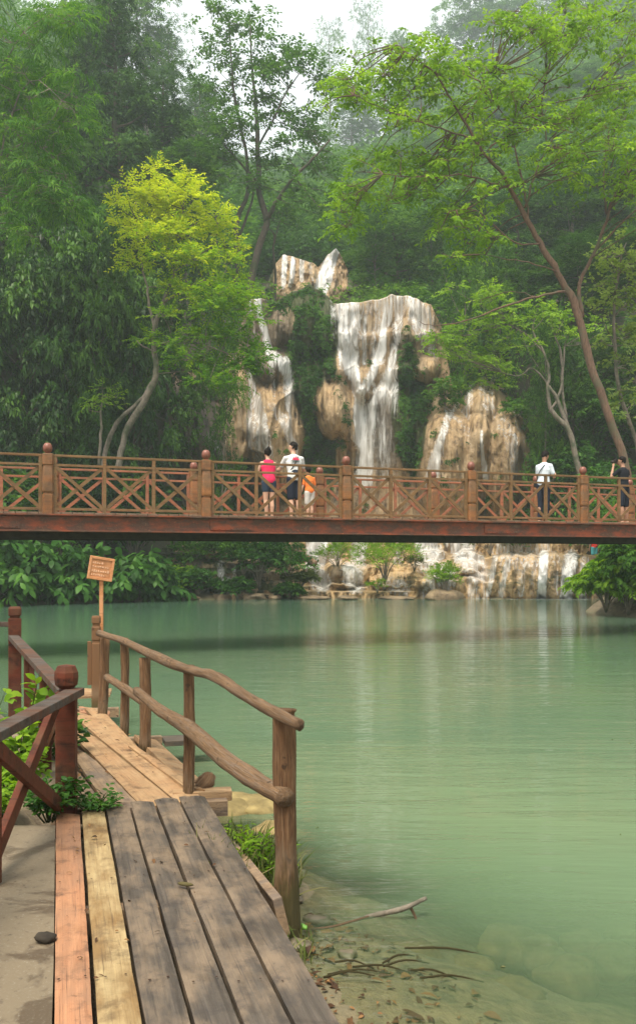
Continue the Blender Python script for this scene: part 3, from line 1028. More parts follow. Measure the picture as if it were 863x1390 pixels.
def plank(a0, a1, b0, b1, z, th, mat, name='plank', parent=dock, label=None, seed=0, tilt=0.0):
    """quad board: near-left a0, near-right b0, far-left a1, far-right b1 (x,y); built along its own x axis"""
    a0, a1, b0, b1 = [np.array(q[:2], float) for q in (a0, a1, b0, b1)]
    c0, c1 = (a0 + b0) / 2, (a1 + b1) / 2
    L = np.linalg.norm(c1 - c0)
    ux = (c1 - c0) / L
    uy = np.array([-ux[1], ux[0]])
    nl, nw = 26, 5
    V, top = [], []
    w0, w1 = np.linalg.norm(a0 - b0), np.linalg.norm(a1 - b1)
    ww0 = abs(np.dot(a0 - b0, uy))
    ww1 = abs(np.dot(a1 - b1, uy))
    sk0 = np.dot(a0 - b0, ux)
    sk1 = np.dot(a1 - b1, ux)
    for i in range(nl + 1):
        s = i / nl
        hw = (ww0 * (1 - s) + ww1 * s) / 2 - .006
        e = .0018 * fbm(i * .5, seed, 0, 61, 2), .0018 * fbm(i * .5, seed, 3, 62, 2)
        for j in range(nw + 1):
            q = j / nw * 2 - 1
            yy = q * hw + (e[0] if q > 0 else e[1]) * abs(q)
            xx = s * L + (sk0 * (1 - s) + sk1 * s) * q * .5
            if i in (0, nl):
                xx += .006 * float(fbm(j * .9, seed, i, 63, 2))
            zz = -.006 * abs(q) ** 6 + .0035 * float(fbm(i * .35, j * .5, seed, 64, 2))
            V.append((xx, yy, zz))
    n = len(V)
    for (x_, y_, z_) in list(V):
        V.append((x_, y_, -th))
    Fs = []
    R = nw + 1
    for i in range(nl):
        for j in range(nw):
            k = i * R + j
            Fs.append((k, k + R, k + R + 1, k + 1))
            Fs.append((n + k, n + k + 1, n + k + R + 1, n + k + R))
    for i in range(nl):
        k = i * R
        Fs.append((k, n + k, n + k + R, k + R))
        k = i * R + nw
        Fs.append((k, k + R, n + k + R, n + k))
    for j in range(nw):
        Fs.append((j, j + 1, n + j + 1, n + j))
        k = nl * R + j
        Fs.append((k, n + k, n + k + 1, k + 1))
    nb = len(Fs)
    rn = np.random.default_rng(seed + 900)
    for sx in ((.06, L - .07) if L < 2.2 else (L * .30, L * .62, L - .07)):
        for q in (-.5, .5):
            cx_, cy_ = sx + rn.uniform(-.012, .012), q * ww1 * .55 + rn.uniform(-.01, .01)
            b_ = len(V)
            rr_ = rn.uniform(.0045, .007)
            V += [(cx_ + rr_ * math.cos(a_ * math.pi / 3), cy_ + rr_ * math.sin(a_ * math.pi / 3), .0065) for a_ in range(6)] + [(cx_, cy_, .008)]
            Fs += [(b_ + (a_ + 1) % 6, b_ + a_, b_ + 6) for a_ in range(6)]
    V = np.array(V)
    V[:, 1] *= -1
    o = mk(name, V, Fs, None, parent, smooth=False, mats=[mat, M_NAIL], fmat=[0] * nb + [1] * (len(Fs) - nb))
    o.location = (c0[0], c0[1], z)
    o.rotation_euler = (0, tilt, math.atan2(ux[1], ux[0]))
    if label:
        o['label'] = label
    return o


# near section: six boards running away from the viewer
near_b = [72, 124, 180, 237, 294, 353, 411]       # photo columns at row 1300
far_c = [(75, 1106), (110, 1103), (143, 1096), (176, 1090), (209, 1086), (242, 1083), (279, 1079)]
mats_n = [M_PLANK_RED, M_PLANK_YEL, M_PLANK_GREY, M_PLANK_GREY, M_PLANK_GREY, M_PLANK_GREY]
labs = ['pinkish new board', 'yellowish board with brown stains', None, None, None, None]
for k in range(6):
    n0, n1_ = G(near_b[k], 1300, DZ), G(near_b[k + 1], 1300, DZ)
    f0, f1 = G(*far_c[k], DZ), G(*far_c[k + 1], DZ)
    e0, e1 = n0 - (f0 - n0) * .55, n1_ - (f1 - n1_) * .55
    g = .002
    fr_ = Vector((g, 0, 0))
    plank(e0 + fr_, f0 + fr_, e1 - fr_, f1 - fr_, DZ + [.0, .004, .002, 0, .003, .001][k], .04, mats_n[k], label=labs[k], seed=k)

# farther section: narrower boards heading to the left
far_boards = [
    # near-left, far-left, near-right, far-right (photo px), material
    ((112, 1100), (105, 1062), (150, 1098), (106, 1030), M_PLANK_WORN),
    ((150, 1098), (106, 1030), (194, 1093), (105, 1000), M_PLANK_WORN),
    ((194, 1093), (105, 1000), (243, 1088), (106, 976), M_PLANK_TAN),
    ((243, 1088), (106, 976), (279, 1082), (118, 958), M_PLANK_TAN),
    ((168, 1012), (118, 962), (183, 1006), (136, 957), M_PLANK_TAN),
]
for k, (a, b, c_, d, mt) in enumerate(far_boards):
    plank(G(*a, DZ), G(*b, DZ), G(*c_, DZ), G(*d, DZ), DZ - .012 + .003 * (k % 2), .035, mt, seed=20 + k)
plank(G(258, 1076, DZ), G(168, 1009, DZ), G(274, 1070, DZ), G(183, 1012, DZ), DZ + .012, .03, M_PLANK_TAN, seed=31)
# crosswise end boards
plank(G(100, 948, .36), G(150, 945, .36), G(100, 936, .36), G(152, 936, .36), .38, .03, M_PLANK_TAN, seed=33)
plank(G(108, 962, .33), G(148, 968, .33), G(108, 954, .33), G(150, 960, .33), .30, .03, M_PLANK_RED, seed=34)
# bearers below
m = MB()
def gp(px, py, z):
    return tuple(G(px, py, z))
for a_, b_ in [((-1.75, 6.30, .255), (-.62, 6.54, .255)), ((-1.45, 4.4, .255), (-.36, 4.66, .255)), ((-2.5, 8.6, .25), (-1.45, 8.9, .25)), ((-3.0, 10.4, .25), (-2.2, 10.6, .25))]:
    MB().bar(a_, b_, .10, .10).build('bearer', M_PLANK_WORN, dock)
MB().bar((-1.0, 6.60, .315), (-.60, 6.66, .315), .13, .07, bev=.008).build('bearer', M_PLANK_TAN, dock)
# side board leaning between the deck and the big post
m = MB()
m.bar((-.62, 6.1, .16), (-.18, 4.75, .17), .05, .20, (-.25, 0, 1), bev=.006)
m.build('side_board', M_PLANK_WORN, dock)

# loose board with bark lying against the deck edge
lb = MB()
lb.bar(tuple(G(196, 1003, .28)), tuple(G(268, 1072, .30)), .20, .045, (.25, .1, 1), bev=.006)
o = lb.build('loose_board', M_PLANK_TAN)
tag(o, 'rough tan offcut board lying loose against the outer edge of the boardwalk', 'board')
lb = MB()
lb.bar(tuple(G(222, 1006, .20)), tuple(G(282, 1003, .20)), .30, .05, bev=.006)
o = lb.build('wet_board', M_PLANK_GREY)
tag(o, 'dark wet board jutting out over the water behind the thin handrail post', 'board')

# ---- pole handrail on the water side
hr = thing('pole_handrail', 'rough handrail of peeled poles along the water side of the boardwalk', 'handrail', (0, 0, 0))
def log(name, pts, rad, mat, parent, seed, n=12, sub=5, rough=.16):
    p, r = smooth_path(pts, rad, sub)
    V, Fs = tube_vf(p, r, n, rough, seed)
    al = np.repeat(np.concatenate([[0], np.cumsum(np.linalg.norm(np.diff(p, axis=0), axis=1))]) + seed * 3.7, n)
    an = np.tile(np.arange(n) * 2 * math.pi / n, len(p))
    return mk(name, V, Fs, mat, parent, {'along': al, 'ca': np.cos(an), 'sa': np.sin(an)}, smooth=True)
log('post', [(-.165, 4.95, -.35), (-.16, 4.95, .1), (-.168, 4.96, .55), (-.175, 4.95, 1.08), (-.175, 4.95, 1.17)], [.072, .068, .060, .057, .056], M_LOG, hr, 1, 16)
for (pxx, yt, yb, Y, r) in [(256, 903, 1076, 6.58, .040), (197, 893, 1010, 8.25, .052), (169, 866, 990, 9.2, .042), (140, 866, 966, 10.0, .048)]:
    a, b = P(pxx + (3 if Y > 9.9 else 0), yt, Y), P(pxx - (2 if Y > 9.9 else 0), yb + 18, Y)
    log('post', [tuple(b), tuple((a + b) / 2 + Vector((.008, 0, 0))), tuple(a)], [r * 1.06, r, r * .95], M_LOG, hr, int(pxx), 10)
rail_px = [(134, 859, 10.0, .040), (165, 869, 9.3, .042), (200, 886, 8.15, .044), (240, 903, 6.85, .040), (270, 912, 6.35, .038), (295, 920, 6.0, .040), (318, 934, 5.75, .038), (345, 952, 5.4, .036), (372, 966, 5.05, .034), (407, 984, 4.75, .034)]
log('top_rail', [tuple(P(a, b, c_ - .07)) for a, b, c_, d in rail_px], [d * .86 for *_, d in rail_px], M_LOG_PALE, hr, 5, 12, 5, .22)
rp = [(146, 920, 9.9, .045), (170, 935, 9.1, .046), (196, 954, 8.3, .044)]
log('lower_rail', [tuple(P(a, b, c_ - .08)) for a, b, c_, d in rp], [d * .84 for *_, d in rp], M_LOG_PALE, hr, 9, 10, 5, .22)
rp = [(186, 938, 8.0, .048), (220, 966, 7.2, .050), (258, 990, 6.45, .054), (300, 1026, 5.8, .056), (345, 1058, 5.35, .058), (388, 1083, 4.98, .060)]
log('lower_rail', [tuple(P(a, b, c_ - .10)) for a, b, c_, d in rp], [d * .84 for *_, d in rp], M_LOG_PALE, hr, 13, 14, 6, .18)
# short post stub + knob of driftwood
o = log('driftwood', [tuple(P(270, 1070, 6.7)), tuple(P(281, 1060, 6.72)), tuple(P(283, 1052, 6.75))], [.05, .06, .045], M_LOG, None, 77, 9)
tag(o, 'dark knob of driftwood at the water edge beside the thin handrail post', 'driftwood')

# ---- old square posts beyond the end of the boardwalk
def old_post(loc, h, r, label, mat=M_POST_RED, ball=False, rot=0.2):
    tpost = thing('old_post', label, 'post', loc, rot)
    m = MB().lathe((0, 0, -.5), [(r, 0), (r, h + .5 - .32), (r * .86, h + .5 - .305), (r * .86, h + .5 - .285), (r, h + .5 - .27), (r, h + .5 - .13), (r * .8, h + .5 - .12), (r * .8, h + .5 - .09),
                                 (r * 1.0, h + .5 - .08), (r, h + .5 - .02), (r * .86, h + .5)], 16, .55)
    m.build('shaft', mat, tpost)
    return tpost
p2 = P(131, 836, 11.0)
op = old_post((p2.x, 11.0, .0), p2.z, .052, 'worn brown square post standing at the far end of the boardwalk by the sign', M_LOG)
m = MB()
m.box((-.075, 0, .75), (.045, .07, .5), bev=.006)
m.build('side_batten', M_LOG, op)

# ---- sign
sg = thing('notice_sign', 'small orange wooden notice board with faded pale writing on a thin pole', 'sign', (P(138, 800, 11.15).x, 11.15, 0), math.radians(0))
m = MB()
m.box((0, 0, 1.0), (.042, .042, 1.52), bev=.004)
M_SIGN = mat_wood('sign_board_orange', (.55, .23, .09), (.68, .32, .14), (.60, .30, .15), (.3, .12, .05), .3, .6, .5)
m.build('pole', M_SIGN, sg)
m = MB()
R_ = Matrix.Rotation(math.radians(28), 4, 'Z') @ Matrix.Rotation(math.radians(9), 4, 'Y')
m.box((0, -.035, 1.83), (.285, .025, .27), R_, bev=.004)
bd = m.build('board', M_SIGN, sg)
M_PALE = mat_plain('faded_lettering', (.74, .44, .27), .7, .3, 40)
mm = MB()
fm = MB()
for (dz, ln_) in [(.118, .29), (-.118, .29)]:
    c_ = R_ @ Vector((0, -.0165, dz))
    fm.box(Vector((0, -.035, 1.83)) + c_, (ln_, .014, .028), R_, bev=.003)
for dx_ in (-.133, .133):
    c_ = R_ @ Vector((dx_, -.018, 0))
    fm.box(Vector((0, -.035, 1.83)) + c_, (.026, .014, .262), R_, bev=.003)
fm.build('board_frame', M_SIGN, sg)
rr = random.Random(4)
for row_, (z0, n_, hgt) in enumerate([(.062, 5, .026), (.02, 7, .02), (-.03, 8, .034), (-.075, 7, .026)]):
    xx = -.105
    for k in range(n_):
        wd = rr.uniform(.012, .024)
        c_ = R_ @ Vector((xx + wd / 2, -.0140, z0 + rr.uniform(-.003, .003)))
        mm.box(Vector((0, -.035, 1.83)) + c_, (wd, .003, hgt * rr.uniform(.5, 1)), R_)
        xx += wd + rr.uniform(.006, .012)
mm.build('faded_writing', M_PALE, bd)

# ================================================================== OLD RED RAILING ON THE LEFT
rl = thing('red_railing', 'old dark red wooden railing with a greyed handrail and crossed braces on the left bank', 'railing', (0, 0, 0))
P1 = Vector((-1.625, 6.2, 0))
P0 = Vector((-3.16, 10.0, 0))
m = MB().lathe((P1.x, P1.y, 0), [(.066, -.1), (.066, .98), (.066, 1.06), (.045, 1.075), (.042, 1.095), (.062, 1.115), (.078, 1.15), (.078, 1.20), (.064, 1.245), (.035, 1.268), (.0, 1.272)], 8, 0, .2)
# octagonal finial on a square shaft
m = MB()
m.box((P1.x, P1.y, .49), (.125, .125, 1.20), Matrix.Rotation(.12, 4, 'Z'), bev=.006)
pst = m.build('post', M_POST_RED, rl)
MB().lathe((P1.x, P1.y, 1.09), [(.045, 0), (.045, .02), (.072, .045), (.078, .09), (.076, .125), (.058, .165), (.0, .175)], 9, 0, .3).build('finial', M_POST_RED, pst)
m = MB()
m.box((P0.x, P0.y, .6), (.13, .13, 1.45), Matrix.Rotation(.3, 4, 'Z'), bev=.006)
pst = m.build('post', M_POST_RED, rl)
MB().lathe((P0.x, P0.y, 1.325), [(.05, 0), (.05, .02), (.066, .035), (.066, .10), (.055, .12), (0, .125)], 12, .5, .3).build('finial', M_POST_RED, pst)
A = Vector((-1.60, 2.6, 1.085))
m = MB()
m.bar(A + Vector((-.01, 0, 0)), P1 + Vector((.055, .04, 1.085)), .105, .05, bev=.006)
m.build('handrail', M_RAIL_GREYED, rl)
m = MB()
m.bar(P1 + Vector((-.02, .05, 1.07)), P0 + Vector((0, -.05, 1.13)), .10, .05, bev=.006)
m.build('handrail', M_RAIL_GREYED, rl)
m = MB()
m.bar(P0 + Vector((0, 0, 1.26)), P0 + Vector((-2.2, .5, 1.26)), .06, .05, bev=.004)
m.bar(P0 + Vector((-.4, .1, .3)), P0 + Vector((-.4, .1, 1.25)), .05, .05, (0, 1, 0))
m.build('handrail', M_RAIL_GREYED, rl)
for (a, b, s) in [((-1.66, 6.08, 1.03), (-1.62, 4.62, .36), 0), ((-1.61, 5.95, .42), (-1.57, 4.62, 1.05), 1),
                  ((-1.62, 4.5, 1.03), (-1.60, 3.0, .36), 0), ((-1.57, 4.4, .42), (-1.56, 3.0, 1.05), 1)]:
    MB().bar(a, b, .04, .095 if s == 0 else .08, (1, 0, 0) if False else (0, .4, 1), bev=.005).build('cross_brace', M_POST_RED, rl)
MB().box((-1.60, 4.74, .70), (.055, .07, .74), bev=.005).build('baluster', M_POST_RED, rl)
for s in (.30, .62):
    q = P1.lerp(P0, s)
    MB().box((q.x, q.y, .66), (.09, .09, .86), Matrix.Rotation(.3, 4, 'Z'), bev=.005).build('baluster', M_POST_RED, rl)
q1, q2 = P1.lerp(P0, .03), P1.lerp(P0, .30)
MB().bar(q1 + Vector((0, 0, .98)), q2 + Vector((0, 0, .45)), .03, .07, bev=.004).build('cross_brace', M_POST_RED, rl)
MB().bar(q1 + Vector((0, .03, .45)), q2 + Vector((0, .03, .98)), .03, .07, bev=.004).build('cross_brace', M_POST_RED, rl)
q1, q2 = P1.lerp(P0, .33), P1.lerp(P0, .60)
MB().bar(q1 + Vector((0, 0, .98)), q2 + Vector((0, 0, .45)), .03, .07, bev=.004).build('cross_brace', M_POST_RED, rl)
MB().bar(q1 + Vector((0, .03, .45)), q2 + Vector((0, .03, .98)), .03, .07, bev=.004).build('cross_brace', M_POST_RED, rl)

# ---- concrete slab at lower left
t = NT('muddy_concrete')
vc = t.coord()
n1 = t.noise(vc, 2.2, 6, .65, .6)
n2 = t.noise(vc, 24, 4, .7)
n3 = t.noise(vc, 1.1, 4, .55)
c = t.mix(t.ramp(n1, [(.44, 0), (.50, 1)]), (.085, .060, .036), (.16, .125, .080))
c = t.mix(t.ramp(n3, [(.5, 0), (.7, .8)]), c, (.13, .10, .062))
c = t.mix(t.ramp(n2, [(.58, 0), (.70, .8)]), c, (.06, .042, .028))
n4 = t.noise(vc, 70, 3, .7)
c = t.mix(t.ramp(n4, [(.58, 0), (.68, .5)]), c, (.25, .22, .17))
vor = t.n('ShaderNodeTexVoronoi', {'Vector': t.n('ShaderNodeMapping', {0: t.n('ShaderNodeTexCoord').outputs['Object'], 'Scale': (.8, .5, 1)}).outputs[0], 'Scale': 1.0, 'Randomness': 1.0}, feature='DISTANCE_TO_EDGE').outputs[0]
c = t.mix(t.ramp(vor, [(.0, .0), (.002, .0)]), c, (.03, .02, .015))
M_SLAB = t.surf(t.bsdf(c, t.ramp(n1, [(.44, .5), (.5, .85)]), t.bump(t.math('ADD', n1, t.math('MULTIPLY', n2, .4)), .4, .02)))
xs = np.linspace(0, 1, 60)
ys = np.linspace(0, 1, 90)
U, Vv = np.meshgrid(xs, ys)
yy = 2.0 + Vv * 3.85
xr = np.interp(yy, [2.0, 3.84, 6.0], [-.585, -1.070, -1.655]) + .012
xl = -4.2
XX = xl + (xr - xl) * U
ZZ = DZ - .012 + .010 * fbm(XX * 1.5, yy * 1.5, 0, 71, 4) + .002 * fbm(XX * 14, yy * 14, 0, 72, 2) - .3 * (Vv > .985) - .3 * (U < .01) - .25 * (Vv < .01)
o = mk('concrete_path', np.stack([XX, yy, ZZ], -1), grid_faces(90, 60), M_SLAB)
tag(o, 'muddy concrete path beside the boards', kind='structure')
# ================================================================== VEGETATION
L_DARK = mat_leaf('leaf_dark', (.012, .042, .006), (.034, .098, .012), (.085, .190, .020), .3)
L_MID = mat_leaf('leaf_mid', (.022, .072, .010), (.055, .145, .017), (.12, .25, .03), .38)
L_BRIGHT = mat_leaf('leaf_bright', (.075, .165, .012), (.150, .285, .020), (.26, .41, .035), .48)
L_YELLOW = mat_leaf('leaf_yellow', (.06, .17, .010), (.19, .33, .014), (.48, .54, .025), .5)
L_OLIVE = mat_leaf('leaf_olive', (.035, .055, .016), (.070, .095, .026), (.12, .15, .04), .3)
L_PLANT = mat_leaf('leaf_glossy', (.016, .055, .010), (.040, .120, .018), (.085, .200, .030), .25, .32)
L_GLOSS = mat_leaf('leaf_dark_glossy', (.010, .040, .006), (.032, .100, .012), (.10, .22, .022), .28, .32, .25)
L_GRASS = mat_leaf('leaf_grass', (.05, .07, .02), (.10, .14, .035), (.22, .20, .09), .3)
L_BROWN = mat_leaf('leaf_fallen', (.035, .02, .012), (.10, .05, .024), (.24, .13, .05), .1)
B_GREY = mat_bark('bark_grey', (.11, .09, .07), (.24, .20, .155), (.06, .07, .035))
B_DARK = mat_bark('bark_dark', (.05, .038, .028), (.12, .09, .065), (.05, .06, .025))
B_PALE = mat_bark('bark_pale', (.22, .19, .14), (.42, .37, .28), (.08, .09, .045), 1.3)
B_RED = mat_bark('bark_reddish', (.075, .045, .03), (.19, .11, .07), (.10, .085, .05), 1.2)


def tree_proto(seed, h, cw, kind='broad', leaf=.30, nlimb=12, mat=L_MID, bark=B_GREY, crown0=.35, dens=1.0, k=8, droop=.25, lean=0.0, open_=0.0):
    """returns (limb verts/faces, leaf parts) for a tree of height h and crown width cw with its base at the origin"""
    rng = np.random.default_rng(seed)
    mb = MB()
    nt_ = 9
    zs = np.linspace(0, h * .93, nt_)
    wob = np.cumsum(rng.normal(0, h * .012, (nt_, 2)), 0)
    wob -= wob[0]
    tp = np.stack([wob[:, 0] + lean * zs, wob[:, 1], zs], 1)
    r0 = h * .017 + .05
    tr = r0 * (1 - .85 * np.linspace(0, 1, nt_)) * np.where(np.arange(nt_) == 0, 1.35, 1)
    p, r = smooth_path(tp, list(tr), 3)
    mb.tube(p, r, 8, .12, seed)
    parts = []
    for i in range(nlimb):
        f = crown0 + (1 - crown0) * ((i + rng.uniform(0, .9)) / nlimb) * .97
        j = min(int(f * (len(p) - 1) / .97), len(p) - 1)
        o = p[j]
        g = (f - crown0) / (1 - crown0)
        if kind == 'broad':
            R = cw * .5 * (math.sin(math.pi * min(1, .22 + .72 * g)) ** .7)
        elif kind == 'column':
            R = cw * .5 * (1 - .55 * g ** 2)
        elif kind == 'umbrella':
            R = cw * .5 * (.45 + .55 * g) * (1 if g < .85 else .7)
        az = i * 2.4 + rng.uniform(-.5, .5)
        R *= rng.uniform(.72, 1.12)
        rise = R * rng.uniform(.25, .75) * (1 if kind != 'column' else .3)
        e = o + np.array([math.cos(az) * R, math.sin(az) * R, rise])
        mid = o * .5 + e * .5 + np.array([0, 0, -R * .06])
        lp, lr = smooth_path([o, mid, e], [max(.03, r[j] * .55), max(.02, r[j] * .3), .015], 3)
        mb.tube(lp, lr, 5, .1, seed + i)
        # clumps at the tip and along the outer half
        ncl = 3 if R > cw * .25 else 2
        for q in range(ncl):
            c = lp[-1] * (1 - q * .28) + o * q * .28
            c = c + rng.normal(0, .09 * cw, 3) * np.array([1, 1, .5])
            cr = cw * rng.uniform(.12, .19) * np.array([1.15, 1.15, .62])
            if kind == 'column':
                cr = cr * np.array([1, 1, 1.5])
            ns = int(42 * dens)
            oo, dd = clump_sprays(c, cr, ns, rng, up=.15)
            tb = rng.uniform(.08, .92) + .0 * oo[:, 2]
            sl_ = cw * .085 * rng.uniform(.7, 1.3, ns)
            parts.append(spray_leaves(oo, dd, sl_, k, leaf, leaf * .42, droop, rng=rng, tint0=np.clip(tb + rng.normal(0, .12, ns), 0, 1)))
    # crown top
    oo, dd = clump_sprays(p[-1], np.array([.16, .16, .12]) * cw, int(46 * dens), rng, up=.3)
    parts.append(spray_leaves(oo, dd, cw * .09, k, leaf, leaf * .42, droop, rng=rng))
    return mb, parts


class Proto:
    def __init__(self, name, h, cw, bark, mat, **kw):
        mb, parts = tree_proto(kw.pop('seed'), h, cw, mat=mat, bark=bark, **kw)
        self.h, self.cw, self.name = h, cw, name
        self.root = bpy.data.objects.new(name, None)
        self.tr = mb.build('trunk', bark, None, smooth=True)
        self.cr = mesh_leaves('crown', parts, mat, None)
        COL.objects.unlink(self.tr)
        COL.objects.unlink(self.cr)
        self.nleaf = len(self.cr.data.polygons)
        self.used = False

    def place(self, x, y, z, height, width, rot, label, cat='tree', group=None, name=None, mat=None):
        root = bpy.data.objects.new(name or self.name, None)
        COL.objects.link(root)
        root.location = (x, y, z)
        root.rotation_euler = (0, 0, rot)
        sz = height / self.h
        sx = width / self.cw
        root.scale = (sx, sx, sz)
        for src in (self.tr, self.cr):
            o = src.copy()
            COL.objects.link(o)
            o.parent = root
            if mat is not None and src is self.cr:
                me = self.variants.setdefault(mat.name, None) if hasattr(self, 'variants') else None
                if not hasattr(self, 'variants'):
                    self.variants = {}
                if self.variants.get(mat.name) is None:
                    me = src.data.copy()
                    me.materials[0] = mat
                    self.variants[mat.name] = me
                o.data = self.variants[mat.name]
        return tag(root, label, cat, group)


PR = dict(
    broad_a=Proto('broadleaf_tree', 16, 9, B_GREY, L_MID, seed=11, kind='broad', leaf=.30, nlimb=16, crown0=.28, dens=1.15),
    broad_b=Proto('broadleaf_tree', 15, 9, B_DARK, L_DARK, seed=12, kind='broad', leaf=.34, nlimb=18, crown0=.18, dens=1.1, droop=.4),
    broad_c=Proto('broadleaf_tree', 14, 10, B_GREY, L_MID, seed=13, kind='umbrella', leaf=.28, nlimb=15, crown0=.35, dens=1.15),
    tall_a=Proto('tall_tree', 24, 9, B_GREY, L_MID, seed=14, kind='column', leaf=.36, nlimb=24, crown0=.25, dens=.95),
    tall_b=Proto('tall_tree', 26, 8, B_DARK, L_DARK, seed=15, kind='column', leaf=.36, nlimb=28, crown0=.12, dens=.95, droop=.6),
    airy=Proto('airy_tree', 22, 10, B_GREY, L_OLIVE, seed=16, kind='umbrella', leaf=.34, nlimb=16, crown0=.42, dens=.55, k=6),
    glossy=Proto('broadleaf_tree', 15, 9, B_DARK, L_GLOSS, seed=19, kind='broad', leaf=.50, nlimb=20, crown0=.16, dens=1.0, droop=.55, k=6),
    small=Proto('small_tree', 7, 5, B_GREY, L_BRIGHT, seed=17, kind='broad', leaf=.18, nlimb=12, crown0=.25, dens=1.0),
)
ORD = ['leftmost', 'second from the left', 'third from the left', 'fourth from the left', 'fifth from the left', 'sixth from the left', 'seventh from the left',
       'eighth from the left', 'ninth from the left', 'tenth from the left', 'eleventh from the left', 'twelfth from the left']


def row(where, group, Y, items, mat=None):
    """items: (px centre, py top, width px, proto, look); one row of trees ordered from the left"""
    n = len(items)
    for i, it in enumerate(items):
        pxc, pyt, wpx, pr, look = it[:5]
        m_ = it[5] if len(it) > 5 else mat
        Yi = Y + ((i * 7) % 5 - 2) * .6
        x = (pxc - CX) / F * Yi
        z = float(ground(x, Yi)) - .2
        top = CZ + (HY - pyt) / F * Yi
        h = max(top - z, 4.0)
        p = PR[pr]
        pos = ORD[i] if i < n - 1 else 'rightmost'
        p.place(x, Yi, z, h, wpx / F * Yi, (i * 1.7 + Y) % 6.28, f'{look}, {pos} {where}', 'tree', group, mat=m_)


D_, M_, B_, O_ = L_DARK, L_MID, L_BRIGHT, L_OLIVE
# left bank forest, nearest
row('in the front row on the left bank', 'trees in the front row on the left bank', 48.5, [
    (-30, 330, 110, 'glossy', 'dark broadleaf tree'), (28, 345, 120, 'glossy', 'dark glossy broadleaf tree'),
    (88, 300, 120, 'glossy', 'dark green spreading tree'), (140, 330, 110, 'glossy', 'dark leafy tree', D_),
    (185, 400, 80, 'glossy', 'low dark tree')])
row('in the second row up the left slope', 'trees in the second row up the left slope', 56, [
    (-40, 200, 150, 'broad_b', 'tall dark tree'), (30, 235, 150, 'broad_a', 'tall dark green tree', D_), (100, 240, 130, 'tall_b', 'tall creeper hung tree'),
    (160, 250, 110, 'tall_b', 'dark drooping tree'), (225, 330, 100, 'broad_b', 'dark bushy tree'), (300, 390, 60, 'broad_a', 'green tree above the left fall')])
row('in the third row up the left slope', 'trees in the third row up the left slope', 66, [
    (-30, 60, 170, 'broad_a', 'towering green tree'), (45, 80, 150, 'tall_a', 'towering green tree', M_), (118, -20, 95, 'tall_b', 'towering creeper hung tree'),
    (168, -45, 100, 'tall_b', 'towering dark tree'), (215, 100, 90, 'tall_b', 'hazy dark tree'), (262, 190, 100, 'tall_a', 'hazy green tree')])
row('on the hazy slope at upper left', 'trees on the hazy slope at upper left', 120, [
    (120, -60, 110, 'tall_a', 'tall hazy tree'), (190, -60, 100, 'tall_a', 'tall pale green tree'), (232, 25, 80, 'airy', 'open hazy tree', M_),
    (262, 120, 80, 'broad_a', 'pale hazy tree'), (300, 210, 80, 'broad_c', 'pale hazy tree'), (350, 260, 90, 'broad_a', 'pale hazy tree'),
    (400, 255, 80, 'broad_c', 'pale hazy tree above the upper fall')])
# far skyline
row('on the far skyline', 'pale trees on the far skyline', 290, [
    (250, 150, 90, 'broad_a', 'faint pale tree'), (300, 215, 90, 'broad_c', 'faint pale tree'), (352, 225, 80, 'broad_a', 'faint pale tree'), (402, 215, 70, 'broad_c', 'faint pale tree'),
    (447, 28, 50, 'airy', 'slender tree rising into the white sky', M_), (503, 4, 48, 'airy', 'tallest faint slender tree in the white sky', M_),
    (545, 60, 70, 'broad_a', 'faint bluish tree'), (590, 75, 80, 'broad_a', 'faint bluish tree')])
row('on the skyline of the right hill', 'hazy trees on the skyline of the right hill', 250, [
    (480, 130, 90, 'broad_a', 'pale blue green tree'), (560, 110, 100, 'tall_a', 'pale blue green tree'), (640, -10, 90, 'broad_b', 'dense hazy domed tree', M_),
    (690, 10, 90, 'broad_a', 'large hazy dark tree'), (745, -30, 100, 'broad_a', 'large hazy tree'), (810, -40, 110, 'tall_a', 'hazy tree'), (880, -60, 110, 'broad_a', 'hazy tree')])
row('halfway up the right hill', 'trees halfway up the right hill', 150, [
    (470, 235, 90, 'broad_c', 'hazy green tree'), (530, 200, 90, 'tall_a', 'hazy tree with a pale stem'), (590, 190, 100, 'broad_a', 'hazy green tree'), (655, 160, 110, 'tall_b', 'hazy deep green tree', M_),
    (720, 130, 110, 'broad_a', 'hazy green tree'), (785, 110, 120, 'broad_b', 'hazy dark tree', M_), (850, 90, 120, 'broad_a', 'hazy green tree')])
row('just above the lip of the main falls', 'trees just above the lip of the main falls', 74, [
    (512, 300, 70, 'broad_a', 'green tree'), (535, 275, 95, 'broad_b', 'dense green tree', M_), (590, 290, 90, 'broad_c', 'green tree'), (640, 270, 100, 'broad_a', 'dark green tree', D_),
    (700, 255, 110, 'broad_b', 'dark green tree'), (765, 240, 120, 'broad_a', 'dark green tree', D_), (830, 230, 120, 'broad_b', 'dark green tree')])
row('beside the right edge of the main falls', 'trees beside the right edge of the main falls', 62.5, [
    (625, 355, 80, 'broad_c', 'bright green leafy tree'), (672, 340, 90, 'broad_a', 'mid green leafy tree'), (730, 350, 100, 'broad_b', 'dark leafy tree'),
    (790, 330, 110, 'broad_a', 'dark leafy tree', D_), (850, 320, 110, 'broad_b', 'dark leafy tree'), (910, 300, 110, 'broad_b', 'dark leafy tree')])
row('overhanging the tan lower domes', 'trees overhanging the tan lower domes', 55.5, [
    (735, 440, 80, 'broad_c', 'sunlit green tree'), (775, 470, 80, 'broad_b', 'dark low tree'), (820, 450, 90, 'broad_b', 'dark green tree'), (868, 440, 100, 'broad_b', 'dark green tree')])


